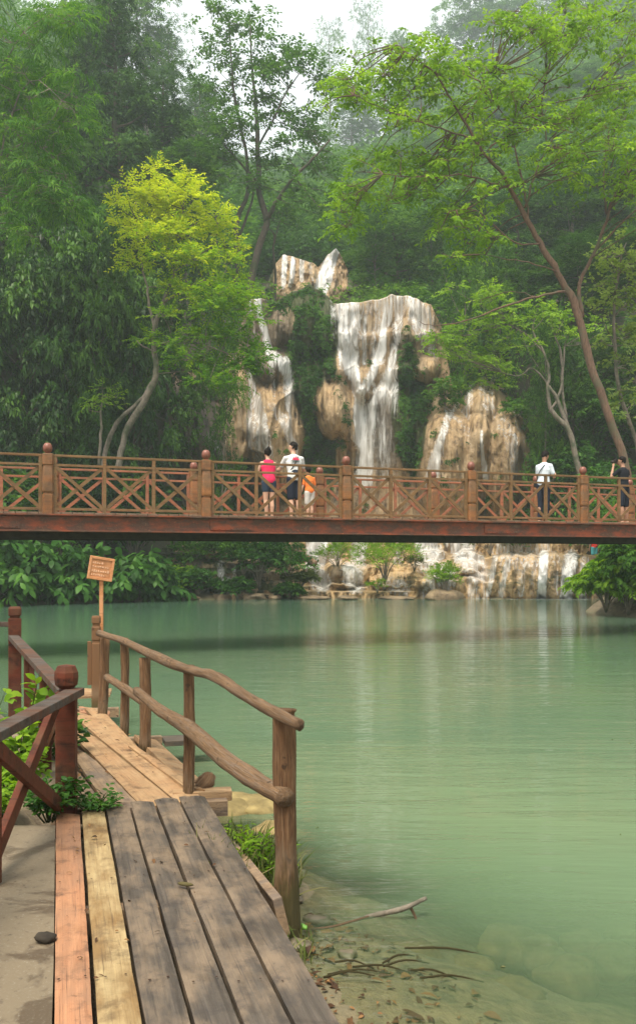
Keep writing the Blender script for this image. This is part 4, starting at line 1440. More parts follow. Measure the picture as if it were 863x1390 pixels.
# ------------------------------------------------------------------ hand-drawn trees
def spread_tree(name, label, Y, stems, sprays, barkm, leafm, L, W, k, droop, dens, fine=False, seed=0, sp_len=.6, depth=3.0, cat='tree', up=.1, tintf=None, twig=True, sideK=.8, thick=.6, tr_=.85):
    """stems: polylines of (px, py, radius m, dY); sprays: (px, py, rx px, ry px, dY, density)"""
    rng = np.random.default_rng(seed)
    b0 = P(stems[0][0][0], stems[0][0][1], Y)
    root = thing(name, label, cat, tuple(b0))
    mb = MB()
    nodes = []
    for si, st in enumerate(stems):
        pts = [np.array(P(a, b, Y + d)) - np.array(b0) for a, b, r, d in st]
        p, r = smooth_path(pts, [c * tr_ for _, _, c, _ in st], 4)
        p = p + (rng.normal(0, .02, p.shape) if len(p) > 3 else 0)
        mb.tube(p, r, 9, .14, seed + si)
        nodes.append(p)
    N = np.concatenate(nodes)
    parts = []
    for (cx_, cy_, rx, ry, dY, dn) in sprays:
        c = np.array(P(cx_, cy_, Y + dY)) - np.array(b0)
        s = Y / F
        rr_ = np.array([rx * s, max(rx * s * thick, .3), ry * s])
        n = max(6, int(dn * dens * (rr_[0] * rr_[2] * 3.14) ** .9))
        o, d = clump_sprays(c, rr_, n, rng, up=up, inner=.05)
        tb = rng.uniform(.3, .7)
        ti = np.clip(tb + rng.normal(0, .15, n), 0, 1)
        if tintf is not None:
            ti = np.clip(tintf(o, b0) + rng.normal(0, .13, n), 0, 1)
        ln = sp_len * rng.uniform(.6, 1.4, n)
        parts.append(spray_leaves(o, d, ln, k, L, W, droop, fine=fine, rng=rng, tint0=ti, side=sideK))
        if twig:
            # a branchlet from the nearest stem node to the clump and a few twigs
            j = np.argmin(np.linalg.norm((N - c) * [1, 1, 1.0], axis=1))
            a = N[j]
            if np.linalg.norm(a - c) > .25:
                mid = (a + c) / 2 + rng.normal(0, .06, 3) * np.linalg.norm(a - c)
                p, r = smooth_path([a, mid, c], [.028, .018, .008], 3)
                mb.tube(p, r, 4, .0)
            for q in rng.choice(n, min(n, 7), replace=False):
                mb.tube(np.array([c, (c + o[q]) / 2 + [0, 0, .03], o[q] + unit(d[q]) * ln[q] * .6]), [.010, .007, .003], 3, 0)
    mb.build('trunk', barkm, root, smooth=True)
    mesh_leaves('crown', parts, leafm, root)
    return root


def zt(b0z, lo, hi):
    return lambda o, b0: .15 + .75 * np.clip((o[:, 2] + b0[2] - lo) / (hi - lo), 0, 1)


# yellow-green tree over the left end of the pool
yt_stems = [
    [(160, 640, .19, 0), (170, 590, .17, 0), (195, 545, .17, 0), (211, 515, .16, 0), (212, 490, .15, .1), (208, 462, .14, .2), (214, 430, .12, .3), (228, 395, .10, .3), (240, 360, .07, .2), (244, 320, .05, 0), (248, 285, .03, 0)],
    [(140, 640, .13, .3), (146, 600, .12, .3), (165, 567, .12, .2), (190, 545, .12, .2), (207, 520, .10, .1)],
    [(211, 450, .09, .3), (203, 415, .07, .5), (198, 380, .05, .8), (188, 340, .04, 1.0), (185, 300, .03, 1)],
    [(222, 410, .07, .3), (255, 390, .05, -.4), (285, 380, .04, -.8), (310, 390, .03, -1)],
    [(212, 470, .07, 0), (240, 460, .05, -.5), (270, 465, .04, -1), (310, 480, .03, -1.2), (335, 478, .02, -1.2)],
    [(213, 480, .05, 0), (195, 470, .035, -.4), (185, 462, .02, -.5)],
    [(244, 320, .04, 0), (270, 300, .03, .3), (290, 290, .02, .4)],
    [(236, 370, .05, .2), (280, 340, .035, .5), (310, 330, .02, .7)],
]
yt = [(205, 262, 30, 22, 0, 1), (190, 285, 24, 16, .5, 1), (245, 258, 26, 16, 0, 1), (228, 285, 30, 22, -.5, 1), (268, 275, 26, 18, .3, 1), (292, 295, 22, 16, .4, 1),
      (180, 318, 22, 16, .8, 1), (205, 325, 32, 20, -.5, 1), (245, 315, 34, 22, -.8, 1), (288, 325, 28, 16, .5, 1), (310, 335, 14, 10, .6, 1), (188, 355, 24, 14, .8, .9),
      (225, 352, 34, 14, -.8, 1), (268, 355, 34, 16, -.8, 1), (305, 362, 24, 12, .2, .9), (290, 395, 34, 14, -1, 1), (255, 392, 30, 16, -1.2, 1), (322, 420, 20, 14, -.6, 1),
      (230, 425, 22, 12, -.6, .7), (285, 430, 34, 16, -1.3, 1), (262, 455, 28, 14, -1.4, 1), (310, 458, 30, 16, -1.3, 1), (342, 482, 20, 12, -1, 1), (300, 492, 34, 14, -1.4, 1),
      (262, 488, 30, 12, -1.3, .9), (240, 472, 24, 10, -1, .8), (190, 462, 20, 9, -.6, 1), (205, 455, 12, 7, -.6, 1), (325, 500, 22, 10, -1.2, 1), (225, 400, 20, 14, .8, .6)]
yt += [(330, 398, 20, 12, -.6, 1), (338, 440, 20, 12, -.9, 1), (348, 468, 16, 9, -.9, 1), (318, 378, 18, 10, .2, 1), (312, 520, 22, 8, -1.2, .8), (285, 515, 24, 8, -1.3, .8), (240, 500, 20, 8, -1, .7), (180, 262, 12, 10, .2, 1), (163, 278, 12, 8, .4, 1), (212, 240, 14, 8, 0, 1), (252, 240, 12, 8, 0, 1), (303, 300, 14, 9, .5, 1), (325, 345, 12, 8, .6, 1), (160, 300, 12, 8, .5, 1), (170, 345, 12, 7, .6, 1), (345, 470, 12, 8, -.8, 1), (355, 490, 10, 6, -.8, 1)]
yt = [(a + RNG.uniform(-9, 9), b + RNG.uniform(-7, 7), rx * RNG.uniform(.6, 1.0), ry * RNG.uniform(.6, .95), d_ + RNG.uniform(-.8, .8), n_) for (a, b, rx, ry, d_, n_) in yt]
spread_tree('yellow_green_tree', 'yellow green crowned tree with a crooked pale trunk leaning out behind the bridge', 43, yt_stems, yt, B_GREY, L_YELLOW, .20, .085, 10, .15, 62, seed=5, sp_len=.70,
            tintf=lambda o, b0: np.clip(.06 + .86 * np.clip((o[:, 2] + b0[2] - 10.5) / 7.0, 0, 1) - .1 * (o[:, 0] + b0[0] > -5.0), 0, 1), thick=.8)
# little sapling in front of it
spread_tree('sapling', 'small bright green sapling left of the crooked pale trunk', 42.5, [[(134, 630, .08, 0), (137, 590, .07, 0), (138, 560, .05, 0), (140, 530, .02, 0)]],
            [(140, 528, 12, 8, 0, 1), (128, 548, 16, 7, -.2, 1), (148, 550, 16, 7, .2, 1), (158, 540, 8, 5, 0, 1), (120, 556, 10, 4, 0, 1)], B_GREY, L_BRIGHT, .16, .06, 9, .25, 34, seed=6, sp_len=.5)

# tall hazy trees in the centre
ct_stems = [
    [(330, 440, .34, 0), (338, 395, .30, 0), (350, 340, .28, 0), (362, 300, .26, 0), (352, 262, .22, 0), (350, 215, .20, 0), (349, 170, .17, .3), (346, 130, .13, .6), (342, 90, .10, .6), (340, 40, .05, .6), (338, 12, .03, .6)],
    [(318, 430, .24, 1), (322, 360, .22, 1), (322, 300, .20, 1), (336, 262, .16, 1), (333, 200, .13, 1), (318, 130, .10, 1), (314, 80, .06, 1), (312, 30, .03, 1)],
    [(360, 302, .18, 0), (378, 270, .15, -1), (400, 240, .12, -2), (425, 215, .09, -2.5), (448, 190, .05, -3)],
    [(322, 330, .12, 1), (338, 285, .10, 1.5), (344, 262, .08, 1.8), (340, 230, .05, 2)],
    [(352, 250, .12, 0), (330, 225, .10, .8), (300, 190, .08, 1.5), (280, 160, .05, 2)],
    [(350, 200, .10, .2), (372, 160, .08, 0), (392, 120, .06, 0), (410, 95, .03, 0)],
    [(400, 240, .07, -2), (415, 260, .05, -2.2), (432, 280, .03, -2.4)],
]
rngc = np.random.default_rng(3)
ct = []
for (a, b, rx, ry, n) in [(320, 35, 40, 30, 7), (345, 70, 55, 35, 10), (390, 90, 50, 35, 10), (300, 110, 34, 34, 8), (350, 125, 60, 40, 10), (410, 140, 40, 40, 8), (285, 160, 30, 30, 6),
                          (330, 185, 60, 34, 10), (395, 200, 50, 34, 9), (440, 200, 26, 30, 5), (305, 225, 50, 24, 8), (375, 245, 40, 22, 6), (430, 262, 34, 26, 6), (405, 290, 34, 16, 5), (265, 200, 26, 24, 4)]:
    for _ in range(n):
        ct.append((a + rngc.uniform(-rx, rx), b + rngc.uniform(-ry, ry), rngc.uniform(9, 17), rngc.uniform(5, 9), rngc.uniform(-2.5, 2.5), .8))
spread_tree('tall_open_tree', 'tall open crowned hazy tree with forked dark trunks left of the upper fall', 67, ct_stems, ct, B_DARK, L_MID, .34, .18, 7, .25, 24, seed=8, sp_len=.9)
spread_tree('slender_tree', 'slender bare stemmed tree between the tall forked trunks and the upper fall', 70,
            [[(372, 420, .12, 0), (374, 380, .11, 0), (371, 340, .09, 0), (372, 318, .07, 0), (360, 308, .06, 0), (352, 310, .05, 0)], [(372, 330, .06, 0), (380, 300, .04, 0), (390, 275, .03, 0)]],
            [(385, 290, 18, 8, 0, 1), (392, 270, 16, 8, 0, 1), (372, 300, 14, 6, 0, .6), (402, 308, 14, 6, 0, .8)], B_DARK, L_MID, .28, .13, 6, .3, 8, seed=9, sp_len=.7)

# the big leaning tree at right
rt_stems = [
    [(862, 860, .25, 0), (858, 760, .235, 0), (850, 660, .22, 0), (842, 610, .205, 0), (822, 555, .195, 0), (803, 500, .19, 0), (790, 450, .185, 0), (778, 410, .175, 0), (757, 370, .15, 0), (733, 330, .135, 0),
     (710, 290, .12, 0), (690, 250, .10, -.3), (672, 225, .09, -.5), (650, 200, .075, -.8), (630, 165, .06, -1), (612, 135, .05, -1.2), (590, 100, .04, -1.5), (562, 78, .028, -1.8), (540, 62, .015, -2)],
    [(790, 430, .12, .3), (787, 385, .10, .6), (808, 340, .085, .9), (822, 300, .075, 1.1), (835, 260, .06, 1.3), (855, 230, .045, 1.4), (875, 205, .03, 1.5)],
    [(808, 340, .05, 1), (845, 300, .04, 1.2), (880, 270, .03, 1.3)],
    [(822, 290, .05, 1.1), (818, 240, .04, 1.5), (824, 190, .03, 2), (830, 150, .02, 2.2)],
    [(766, 396, .06, -.3), (730, 402, .055, -.8), (695, 412, .045, -1.2), (660, 425, .038, -1.5), (625, 438, .03, -1.8), (590, 442, .02, -2), (568, 436, .012, -2.1)],
    [(728, 402, .025, -.8), (695, 396, .02, -.6), (650, 408, .012, -.4)],
    [(718, 305, .05, 0), (712, 260, .05, .4), (700, 210, .04, .8), (690, 170, .035, 1), (672, 140, .02, 1.2)],
    [(712, 280, .05, 0), (728, 230, .05, .6), (745, 195, .04, 1), (768, 160, .03, 1.4), (800, 125, .02, 1.6)],
    [(700, 255, .05, -.2), (665, 248, .045, -.8), (630, 238, .035, -1.2), (590, 240, .03, -1.6), (545, 240, .02, -2), (520, 236, .012, -2.2)],
    [(650, 195, .05, -.8), (620, 182, .04, -1.2), (590, 172, .035, -1.6), (560, 162, .03, -1.9), (520, 148, .02, -2.1), (480, 130, .012, -2.3)],
    [(660, 205, .035, -.8), (690, 180, .025, -.6), (705, 150, .02, -.4)],
    [(733, 330, .04, 0), (700, 330, .035, -.6), (665, 300, .03, -1), (640, 285, .02, -1.3), (610, 285, .014, -1.6)],
    [(630, 165, .03, -1), (650, 130, .025, -.6), (668, 100, .018, -.4)],
    [(757, 370, .03, 0), (725, 358, .025, -.8), (690, 352, .02, -1.2), (650, 345, .012, -1.4)],
    [(740, 195, .03, 1), (735, 140, .025, 1.2), (745, 90, .02, 1.4), (760, 50, .015, 1.6)],
]
rngr = np.random.default_rng(12)
rt = []
for (a, b, rx, ry, n) in [(548, 66, 38, 18, 8), (600, 92, 40, 18, 8), (500, 100, 34, 22, 7), (560, 120, 40, 20, 8), (480, 138, 40, 18, 8), (540, 160, 36, 18, 7), (610, 150, 44, 22, 8), (650, 110, 44, 28, 8),
                          (700, 75, 44, 34, 9), (760, 50, 44, 36, 10), (820, 50, 46, 40, 10), (860, 90, 30, 40, 6), (690, 150, 46, 30, 9), (750, 130, 50, 34, 10), (815, 135, 50, 34, 10), (655, 185, 40, 18, 6),
                          (520, 222, 40, 14, 8), (570, 232, 38, 18, 8), (500, 262, 34, 14, 7), (470, 298, 26, 12, 5), (540, 262, 36, 14, 7), (610, 250, 40, 18, 7), (620, 215, 36, 14, 5), (600, 300, 40, 18, 7), (640, 285, 36, 16, 6),
                          (800, 185, 50, 28, 10), (850, 200, 34, 34, 8), (760, 215, 44, 18, 6), (835, 250, 34, 24, 7), (870, 280, 30, 30, 5), (790, 240, 30, 20, 4), (705, 235, 40, 18, 4), (690, 205, 40, 18, 5),
                          (650, 330, 36, 14, 4), (620, 345, 36, 12, 3), (740, 20, 60, 20, 6), (690, 30, 30, 20, 4)]:
    for _ in range(n):
        rt.append((a + rngr.uniform(-rx, rx), b + rngr.uniform(-ry, ry), rngr.uniform(12, 22), rngr.uniform(5, 10), rngr.uniform(-2.2, 1.8), 1))
spread_tree('leaning_tree', 'large leaning tree with reddish trunk and airy bright green crown', 33, rt_stems, rt, B_RED, L_BRIGHT, .21, .10, 8, .38, 30, seed=21, sp_len=.6, tr_=.72,
            thick=.9)
# paler big-leaved tree at the right edge, and the forked tree under the hill
pe = []
for (a, b, rx, ry, n) in [(845, 350, 24, 24, 8), (830, 400, 26, 22, 8), (860, 430, 18, 30, 6), (835, 460, 20, 16, 4), (850, 510, 16, 22, 5), (820, 345, 16, 14, 3), (868, 385, 12, 30, 4), (852, 560, 14, 14, 3), (805, 425, 16, 12, 2)]:
    for _ in range(n):
        pe.append((a + rngr.uniform(-rx, rx), b + rngr.uniform(-ry, ry), rngr.uniform(9, 15), rngr.uniform(4, 8), rngr.uniform(-1, 1), 1))
spread_tree('pale_leaved_tree', 'thin tree with pale rounded leaves at the right edge above the bridge', 36, [[(880, 700, .12, 0), (862, 600, .10, 0), (838, 520, .09, 0), (832, 440, .07, 0), (838, 370, .05, 0), (850, 330, .02, 0)],
            [(834, 470, .04, 0), (815, 430, .02, 0)], [(832, 430, .04, 0), (862, 400, .02, 0)]], pe, B_GREY, mat_leaf('leaf_pale_round', (.10, .17, .04), (.19, .28, .07), (.32, .42, .13), .4), .20, .14, 6, .2, 30, seed=22, sp_len=.5)
fk = []
for (a, b, rx, ry, n) in [(690, 435, 40, 12, 7), (740, 425, 44, 14, 7), (650, 450, 40, 14, 7), (620, 480, 32, 18, 7), (650, 490, 30, 10, 4), (790, 445, 30, 12, 4), (700, 470, 34, 10, 3), (618, 462, 22, 14, 4), (640, 400, 34, 16, 6)]:
    for _ in range(n):
        fk.append((a + rngr.uniform(-rx, rx), b + rngr.uniform(-ry, ry), rngr.uniform(12, 20), rngr.uniform(5, 9), rngr.uniform(-1.5, 1.5), 1))
spread_tree('forked_tree', 'tree with bare forked pale limbs and bright leaves right of the tan domes', 52, [
    [(790, 660, .20, 0), (782, 625, .18, 0), (772, 585, .17, 0), (750, 560, .13, 0), (742, 530, .11, 0), (745, 510, .10, 0), (738, 480, .07, 0), (722, 450, .05, 0)],
    [(774, 590, .14, 0), (757, 545, .12, 0), (745, 525, .10, 0)], [(745, 560, .07, 0), (760, 530, .10, 0), (762, 490, .08, 0), (752, 455, .05, 0)],
    [(768, 570, .10, .1), (762, 520, .09, .1), (766, 470, .05, .1)], [(742, 520, .06, 0), (722, 500, .05, 0), (705, 510, .03, 0), (680, 505, .02, 0)],
    [(738, 480, .05, 0), (715, 455, .04, 0), (690, 440, .03, 0)]], fk, B_GREY, L_BRIGHT, .24, .11, 8, .25, 20, seed=23, sp_len=.6)

# feathery bamboo-like plumes at upper left
bam = []
rb = np.random.default_rng(30)
for (a, b, rx, ry, n) in [(15, 30, 50, 40, 9), (70, 40, 40, 30, 7), (20, 110, 50, 34, 9), (70, 130, 40, 34, 9), (100, 165, 22, 26, 5), (25, 190, 50, 34, 9), (75, 210, 34, 24, 7), (30, 255, 44, 26, 7), (80, 262, 28, 18, 6), (105, 282, 16, 14, 4), (95, 20, 26, 20, 4), (20, 300, 40, 22, 5)]:
    for _ in range(n):
        bam.append((a + rb.uniform(-rx, rx), b + rb.uniform(-ry, ry), rb.uniform(14, 26), rb.uniform(7, 13), rb.uniform(-2, 2), 1))
spread_tree('bamboo', 'tall feathery bamboo clump arching in at the upper left corner', 40, [
    [(-60, 800, .07, 0), (-50, 600, .07, 0), (-30, 400, .06, 0), (0, 220, .05, 0), (40, 110, .03, -1), (100, 150, .015, -1.5)],
    [(-75, 800, .07, .5), (-60, 500, .07, .5), (-30, 300, .06, .5), (20, 200, .04, 0), (70, 210, .02, 0), (110, 270, .01, 0)],
    [(-50, 800, .07, 1), (-40, 500, .06, 1), (-20, 200, .05, 1), (20, 60, .03, 0), (70, 20, .015, 0)]],
    bam, B_GREY, mat_leaf('leaf_bamboo', (.022, .085, .008), (.055, .165, .012), (.15, .30, .02), .42), .34, .06, 12, .55, 26, seed=31, sp_len=.9, cat='bamboo', up=.0, sideK=.55)


# ------------------------------------------------------------------ loose undergrowth over the slopes
def scatter_ground(n, xr, yr, rng, cond, size, k, ln, up=.6, zoff=(0, 1.2)):
    x = rng.uniform(*xr, n)
    y = rng.uniform(*yr, n)
    z = ground(x, y)
    ok = cond(x, y, z)
    x, y, z = x[ok], y[ok], z[ok]
    n = len(x)
    o = np.stack([x, y, z + rng.uniform(*zoff, n)], 1)
    d = unit(rng.normal(0, 1, (n, 3)))
    d[:, 2] = np.abs(d[:, 2]) * .6 + up
    d[:, 1] -= .5
    cl = .5 + .45 * fbm(x * .25, y * .25, 0, 90, 2)
    return spray_leaves(o, d, ln * rng.uniform(.6, 1.4, n), k, size, size * .42, .35, rng=rng, tint0=np.clip(cl + rng.normal(0, .12, n), 0, 1))


ru = np.random.default_rng(40)
inview = lambda x, y, m=.40: np.abs(x) < y * m + 2
uw = []
uw.append(scatter_ground(26000, (-36, 40), (46, 80), ru, lambda x, y, z: inview(x, y) & (z > .35) & ~((x > -4.5) & (x < 3) & (y > 65)) & ~((x > -13) & (x < 14.5) & (y < 62.2)), .34, 6, .8, zoff=(0, 2.6)))
uw.append(scatter_ground(26000, (-60, 60), (78, 165), ru, lambda x, y, z: inview(x, y) & ~((x > -6) & (x < 4) & (y < 86)), .75, 6, 1.8, zoff=(0, 6)))
uw.append(scatter_ground(16000, (-130, 140), (165, 318), ru, lambda x, y, z: inview(x, y), 1.6, 6, 4.0, zoff=(0, 12)))
uw.append(scatter_ground(9000, (-12, 12), (86.2, 112), ru, lambda x, y, z: y > 0, .55, 6, 1.2, zoff=(0, 3)))
uw.append(scatter_ground(500, (-4.5, 3), (65, 80), ru, lambda x, y, z: y > 0, .3, 6, .5, zoff=(0, .3)))
o = mesh_leaves('undergrowth', uw, L_MID)
tag(o, 'dense green undergrowth covering the slopes between the trees', kind='stuff')

# moss, ferns and creepers on the cliff ledges
mo_, D0, PX0, PY0, fl_ = CLIFF['moss'], CLIFF['D'], CLIFF['PX'], CLIFF['PY'], CLIFF['flow']
cand = np.argwhere((mo_ + .8 * fbm(PX0 / 12, PY0 / 12, 0, 91, 3) > .72) & (fl_ < .2) & (PY0 < 700))
idx = cand[ru.integers(0, len(cand), 7000)]
Vc_ = V_CLIFF[idx[:, 0], idx[:, 1]]
dirs = ru.normal(0, .5, (len(Vc_), 3)) + np.array([0, -1.0, -.1])
ti = np.clip(.3 + .35 * fbm(Vc_[:, 0] * .8, Vc_[:, 2] * .8, 0, 92, 2) + ru.normal(0, .12, len(Vc_)), 0, 1)
a_ = spray_leaves(Vc_ + [0, .02, 0], dirs, .35 * ru.uniform(.5, 1.4, len(Vc_)), 6, .17, .085, .5, rng=ru, tint0=ti)
# tufts along the lip left of the main fall
n = 900
xx = ru.uniform(-3.6, 1.2, n); yy = 62.5 + ru.uniform(0, 3, n); zz = 17.6 + ru.uniform(0, 1.6, n) * np.clip(1.1 - np.abs(xx + 1.5) / 2.8, 0.1, 1)
o_ = np.stack([xx, yy, zz], 1)
b_ = spray_leaves(o_, ru.normal(0, .6, (n, 3)) + [0, -.5, .7], .8, 7, .30, .09, .5, rng=ru)
o = mesh_leaves('moss_and_fern_growth', [a_, b_], L_MID)
tag(o, 'ferns and creepers on the damp cliff ledges', kind='stuff')


# ------------------------------------------------------------------ shrubs
def shrub(name, label, cx_, cy_, Y, w, h, leafm, L, W, k, droop, n, seed, cat='shrub', fine=False, up=.5, group=None, stems=9, base_z=None, side=.8, lnf=.35, low=.45):
    rng = np.random.default_rng(seed)
    bz = CZ + (HY - cy_) / F * Y if base_z is None else base_z
    b = np.array([(cx_ - CX) / F * Y, Y, bz])
    root = thing(name, label, cat, tuple(b), group=group)
    mb = MB()
    parts = []
    for s in range(stems):
        az = s * 2.4 + rng.uniform(-.3, .3)
        R = w * .5 * rng.uniform(.3, 1)
        e = np.array([math.cos(az) * R, math.sin(az) * R * .8, h * rng.uniform(low, .95) * (1 - .35 * (R / (w * .5)) ** 2)])
        p, r = smooth_path([(0, 0, -.1), (e[0] * .35, e[1] * .35, e[2] * .6), e], [.03, .02, .008], 3)
        mb.tube(p, r, 5)
        m_ = max(4, n // stems)
        o, d = clump_sprays(e, np.array([w * .26, w * .26, h * .26]), m_, rng, up=up, inner=.1)
        o[:, 2] = np.maximum(o[:, 2], .03)
        parts.append(spray_leaves(o, d, w * lnf * .5 * rng.uniform(.6, 1.4, m_), k, L, W, droop, fine=fine, rng=rng, tint0=np.clip(rng.uniform(.3, .7) + rng.normal(0, .13, m_), 0, 1), side=side))
    mb.build('stems', B_GREY, root, smooth=True)
    mesh_leaves('foliage', parts, leafm, root)
    return root


# big drooping leaves along the left shore
items = [(-12, 815, 41.0, 3.4, 3.3), (30, 818, 42.0, 3.0, 2.9), (70, 816, 43.0, 3.2, 3.0), (108, 815, 43.6, 3.0, 2.6), (150, 814, 44.2, 2.8, 2.4), (188, 813, 44.8, 2.6, 2.1), (212, 808, 46.0, 2.0, 1.6)]
lk = ['leftmost broad leaved clump on the far left shore', 'second broad leaved clump on the far left shore', 'third broad leaved clump, left of the sign pole', 'broad leaved clump just left of the sign pole',
      'broad leaved clump just right of the sign pole', 'second broad leaved clump right of the sign', 'last low clump before the little rock steps']
for i, (a, b, Y, w_, h_) in enumerate(items):
    shrub('broadleaf_plant', 'dark green drooping ' + lk[i], a, b, Y - 1.3, w_, h_, L_PLANT, .50, .24, 4, .75, 170, 100 + i, 'plant', fine=True, up=.35, group='broad leaved plants along the far left shore', stems=14, base_z=-.1, side=.6, low=.12)
items = [(-5, 775, 47, 5, 4.0), (60, 772, 48, 5, 3.8), (120, 770, 49, 5, 3.6), (180, 765, 50, 4.6, 3.4), (235, 770, 50.5, 4, 2.6)]
lk = ['far left of the bank', 'left of the sign', 'above the sign', 'right of the sign', 'above the small rock steps']
for i, (a, b, Y, w_, h_) in enumerate(items):
    shrub('bank_shrub', 'leafy green shrub under the bridge, ' + lk[i], a, b, Y, w_, h_, [L_PLANT, L_MID][i % 2], .36, .16, 6, .5, 300, 120 + i, group='shrubs on the left bank under the bridge', stems=10,
          base_z=float(ground((a - CX) / F * Y, Y)) - .1)
# clumps on the rocks between shore and cascades
for i, (a, b, Y, w_, h_, mt, lb_) in enumerate([
    (248, 806, 46.2, 1.9, 1.2, L_BRIGHT, 'yellowish green low shrub left of the tiny cascade'), (268, 806, 45.6, 1.6, 1.0, L_PLANT, 'small green clump at the water line below the tiny cascade'),
    (322, 811, 45.4, 1.1, .9, L_PLANT, 'small rounded bush at the water line right of the tiny cascade'), (330, 780, 47.2, 2.2, 2.0, L_MID, 'green shrub beneath the couple on the bridge'),
    (352, 798, 46.6, 2.6, 2.2, L_PLANT, 'large glossy leaved shrub left of the fallen log'), (385, 795, 46.4, 2.6, 1.9, L_PLANT, 'broad glossy shrub under the fallen log'),
    (392, 811, 45.5, 1.0, .6, L_DARK, 'dark low tuft on the ledge at the water line'), (300, 765, 50.5, 2.4, 1.3, L_MID, 'green shrub on the upper rock step'), (268, 775, 49, 2.4, 1.7, L_MID, 'leafy green shrub on the left rock steps'),
    (225, 806, 46.4, 2.0, 1.5, L_PLANT, 'dark clump at the left end of the rock steps'), (408, 800, 46.2, 1.2, .9, L_OLIVE, 'dull green tuft at the foot of the left cascade')]):
    shrub('rock_shrub', lb_, a, b, Y, w_, h_, mt, .22, .12, 6, .35, 230, 140 + i, group='shrubs on the rocks left of the cascades', stems=9)
# bushes standing in the cascades
shrub('willow_bush', 'large feathery bush standing in the cascades under the bridge', 522, 790, 46.9, 2.7, 2.5, L_BRIGHT, .20, .042, 9, .3, 520, 160, 'bush', up=.7, stems=14)
shrub('willow_bush', 'small upright bush in front of the left cascade', 458, 776, 49, 1.6, 1.6, L_BRIGHT, .18, .042, 9, .25, 220, 161, 'bush', up=.8, stems=8)
shrub('willow_bush', 'small feathery bush on the dark rock at the pool edge', 603, 808, 45.6, 1.35, 1.35, L_BRIGHT, .17, .036, 9, .25, 260, 162, 'bush', up=.8, stems=10)
shrub('willow_bush', 'low bush on the terrace right of the large feathery one', 562, 773, 48, 1.0, .7, L_OLIVE, .16, .04, 8, .25, 90, 163, 'bush', up=.6, stems=6)
shrub('willow_bush', 'yellowish bush on top of the right terrace', 665, 752, 51, 1.8, 1.3, L_OLIVE, .18, .05, 8, .25, 160, 164, 'bush', up=.6, stems=7)
shrub('willow_bush', 'green bush on top of the brown terrace wall', 702, 752, 52, 1.6, 1.3, L_MID, .18, .06, 8, .25, 160, 165, 'bush', up=.6, stems=7)
shrub('willow_bush', 'tuft of yellow green on the tan ledge at the pool edge', 512, 802, 46, .9, .5, L_BRIGHT, .13, .035, 8, .25, 70, 166, 'bush', up=.6, stems=5)
# ferny bush at right
for i, (a, b, Y, w_, h_, mt) in enumerate([(822, 832, 32.8, 1.7, 1.6, L_BRIGHT), (852, 838, 32.2, 1.9, 2.0, L_BRIGHT), (872, 838, 31.8, 2.2, 2.6, L_MID), (864, 800, 34.0, 1.8, 1.6, L_BRIGHT)]):
    shrub('fern_bush', ['low left lobe of fern like bush hanging over the water at the right edge', 'wide fern like bush left of the leaning trunk', 'green fern like bush behind the leaning trunk',
                        'yellow green bush behind the ferns at the right bank'][i], a, b, Y, w_, h_, mt, .22, .07, 12, .55, 520, 180 + i, 'bush', up=.3, group='fern like bushes on the right bank', stems=11, side=.75,
          base_z=[.2, .15, .2, .6][i])
# banana and big leaf plants in the dark gap behind the right end of the bridge
for i, (a, b, Y, w_, h_, mt) in enumerate([(742, 640, 56, 4.4, 5.2, L_PLANT), (782, 650, 54, 4.4, 4.8, L_PLANT), (820, 640, 50, 4.4, 5.0, L_PLANT), (860, 650, 46, 4.0, 4.4, L_MID), (735, 690, 58, 4.0, 4.5, L_MID), (800, 700, 56, 5.0, 4.4, L_MID)]):
    shrub('jungle_shrub', ['big leaved shrub right of the tan domes', 'big leaved shrub behind the man in the pale blue shirt', 'big leaved shrub left of the leaning trunk', 'leafy shrub behind the photographer',
                           'leafy shrub behind the bridge right of the domes', 'low leafy shrub behind the bridge near its right end'][i], a, b, Y, w_, h_, mt, .42, .17, 6, .5, 260, 190 + i, group='shrubs behind the right end of the bridge', stems=10,
          base_z=float(ground((a - CX) / F * Y, Y)) + (0.2 if i < 4 else 0))
for i, (a, b, Y) in enumerate([(40, 640, 46), (90, 650, 47), (10, 620, 48), (180, 650, 49)]):
    shrub('jungle_shrub', ['dark shrub at the foot of the left forest, second from the left', 'dark shrub at the foot of the left forest, near the sapling', 'dark shrub at the foot of the left forest, at the frame edge',
                           'dark shrub below the crooked pale trunk', 'dark shrub left of the shadowed cliff base'][i], a, b, Y, 4.2, 4.4, L_DARK, .36, .16, 6, .5, 300, 210 + i, group='dark shrubs at the foot of the left forest', stems=10,
          base_z=float(ground((a - CX) / F * Y, Y)))

for i, (a, b, Y, w_, h_, l_) in enumerate([(604, 548, 59.5, 2.4, 1.6, 'leafy shrub on the left shoulder of the tan domes'), (662, 528, 60.5, 3.0, 1.8, 'leafy shrub on top between the tan domes'), (706, 560, 59, 2.6, 2.0, 'leafy shrub on the right shoulder of the tan domes')]):
    shrub('cliff_shrub', l_, a, b, Y, w_, h_, [L_MID, L_BRIGHT, L_MID][i], .24, .11, 6, .5, 200, 240 + i, group='shrubs on the tan domes', stems=9, low=-.3)
# fallen log and rocks
lg = log('fallen_log', [tuple(P(384, 734, 47.6)), tuple(P(400, 745, 47.3)), tuple(P(415, 757, 46.9)), tuple(P(428, 766, 46.6))], [.14, .15, .16, .17], M_LOG_PALE, None, 51, 10)
tag(lg, 'fallen tan log leaning down beside the left cascade under the bridge', 'log')


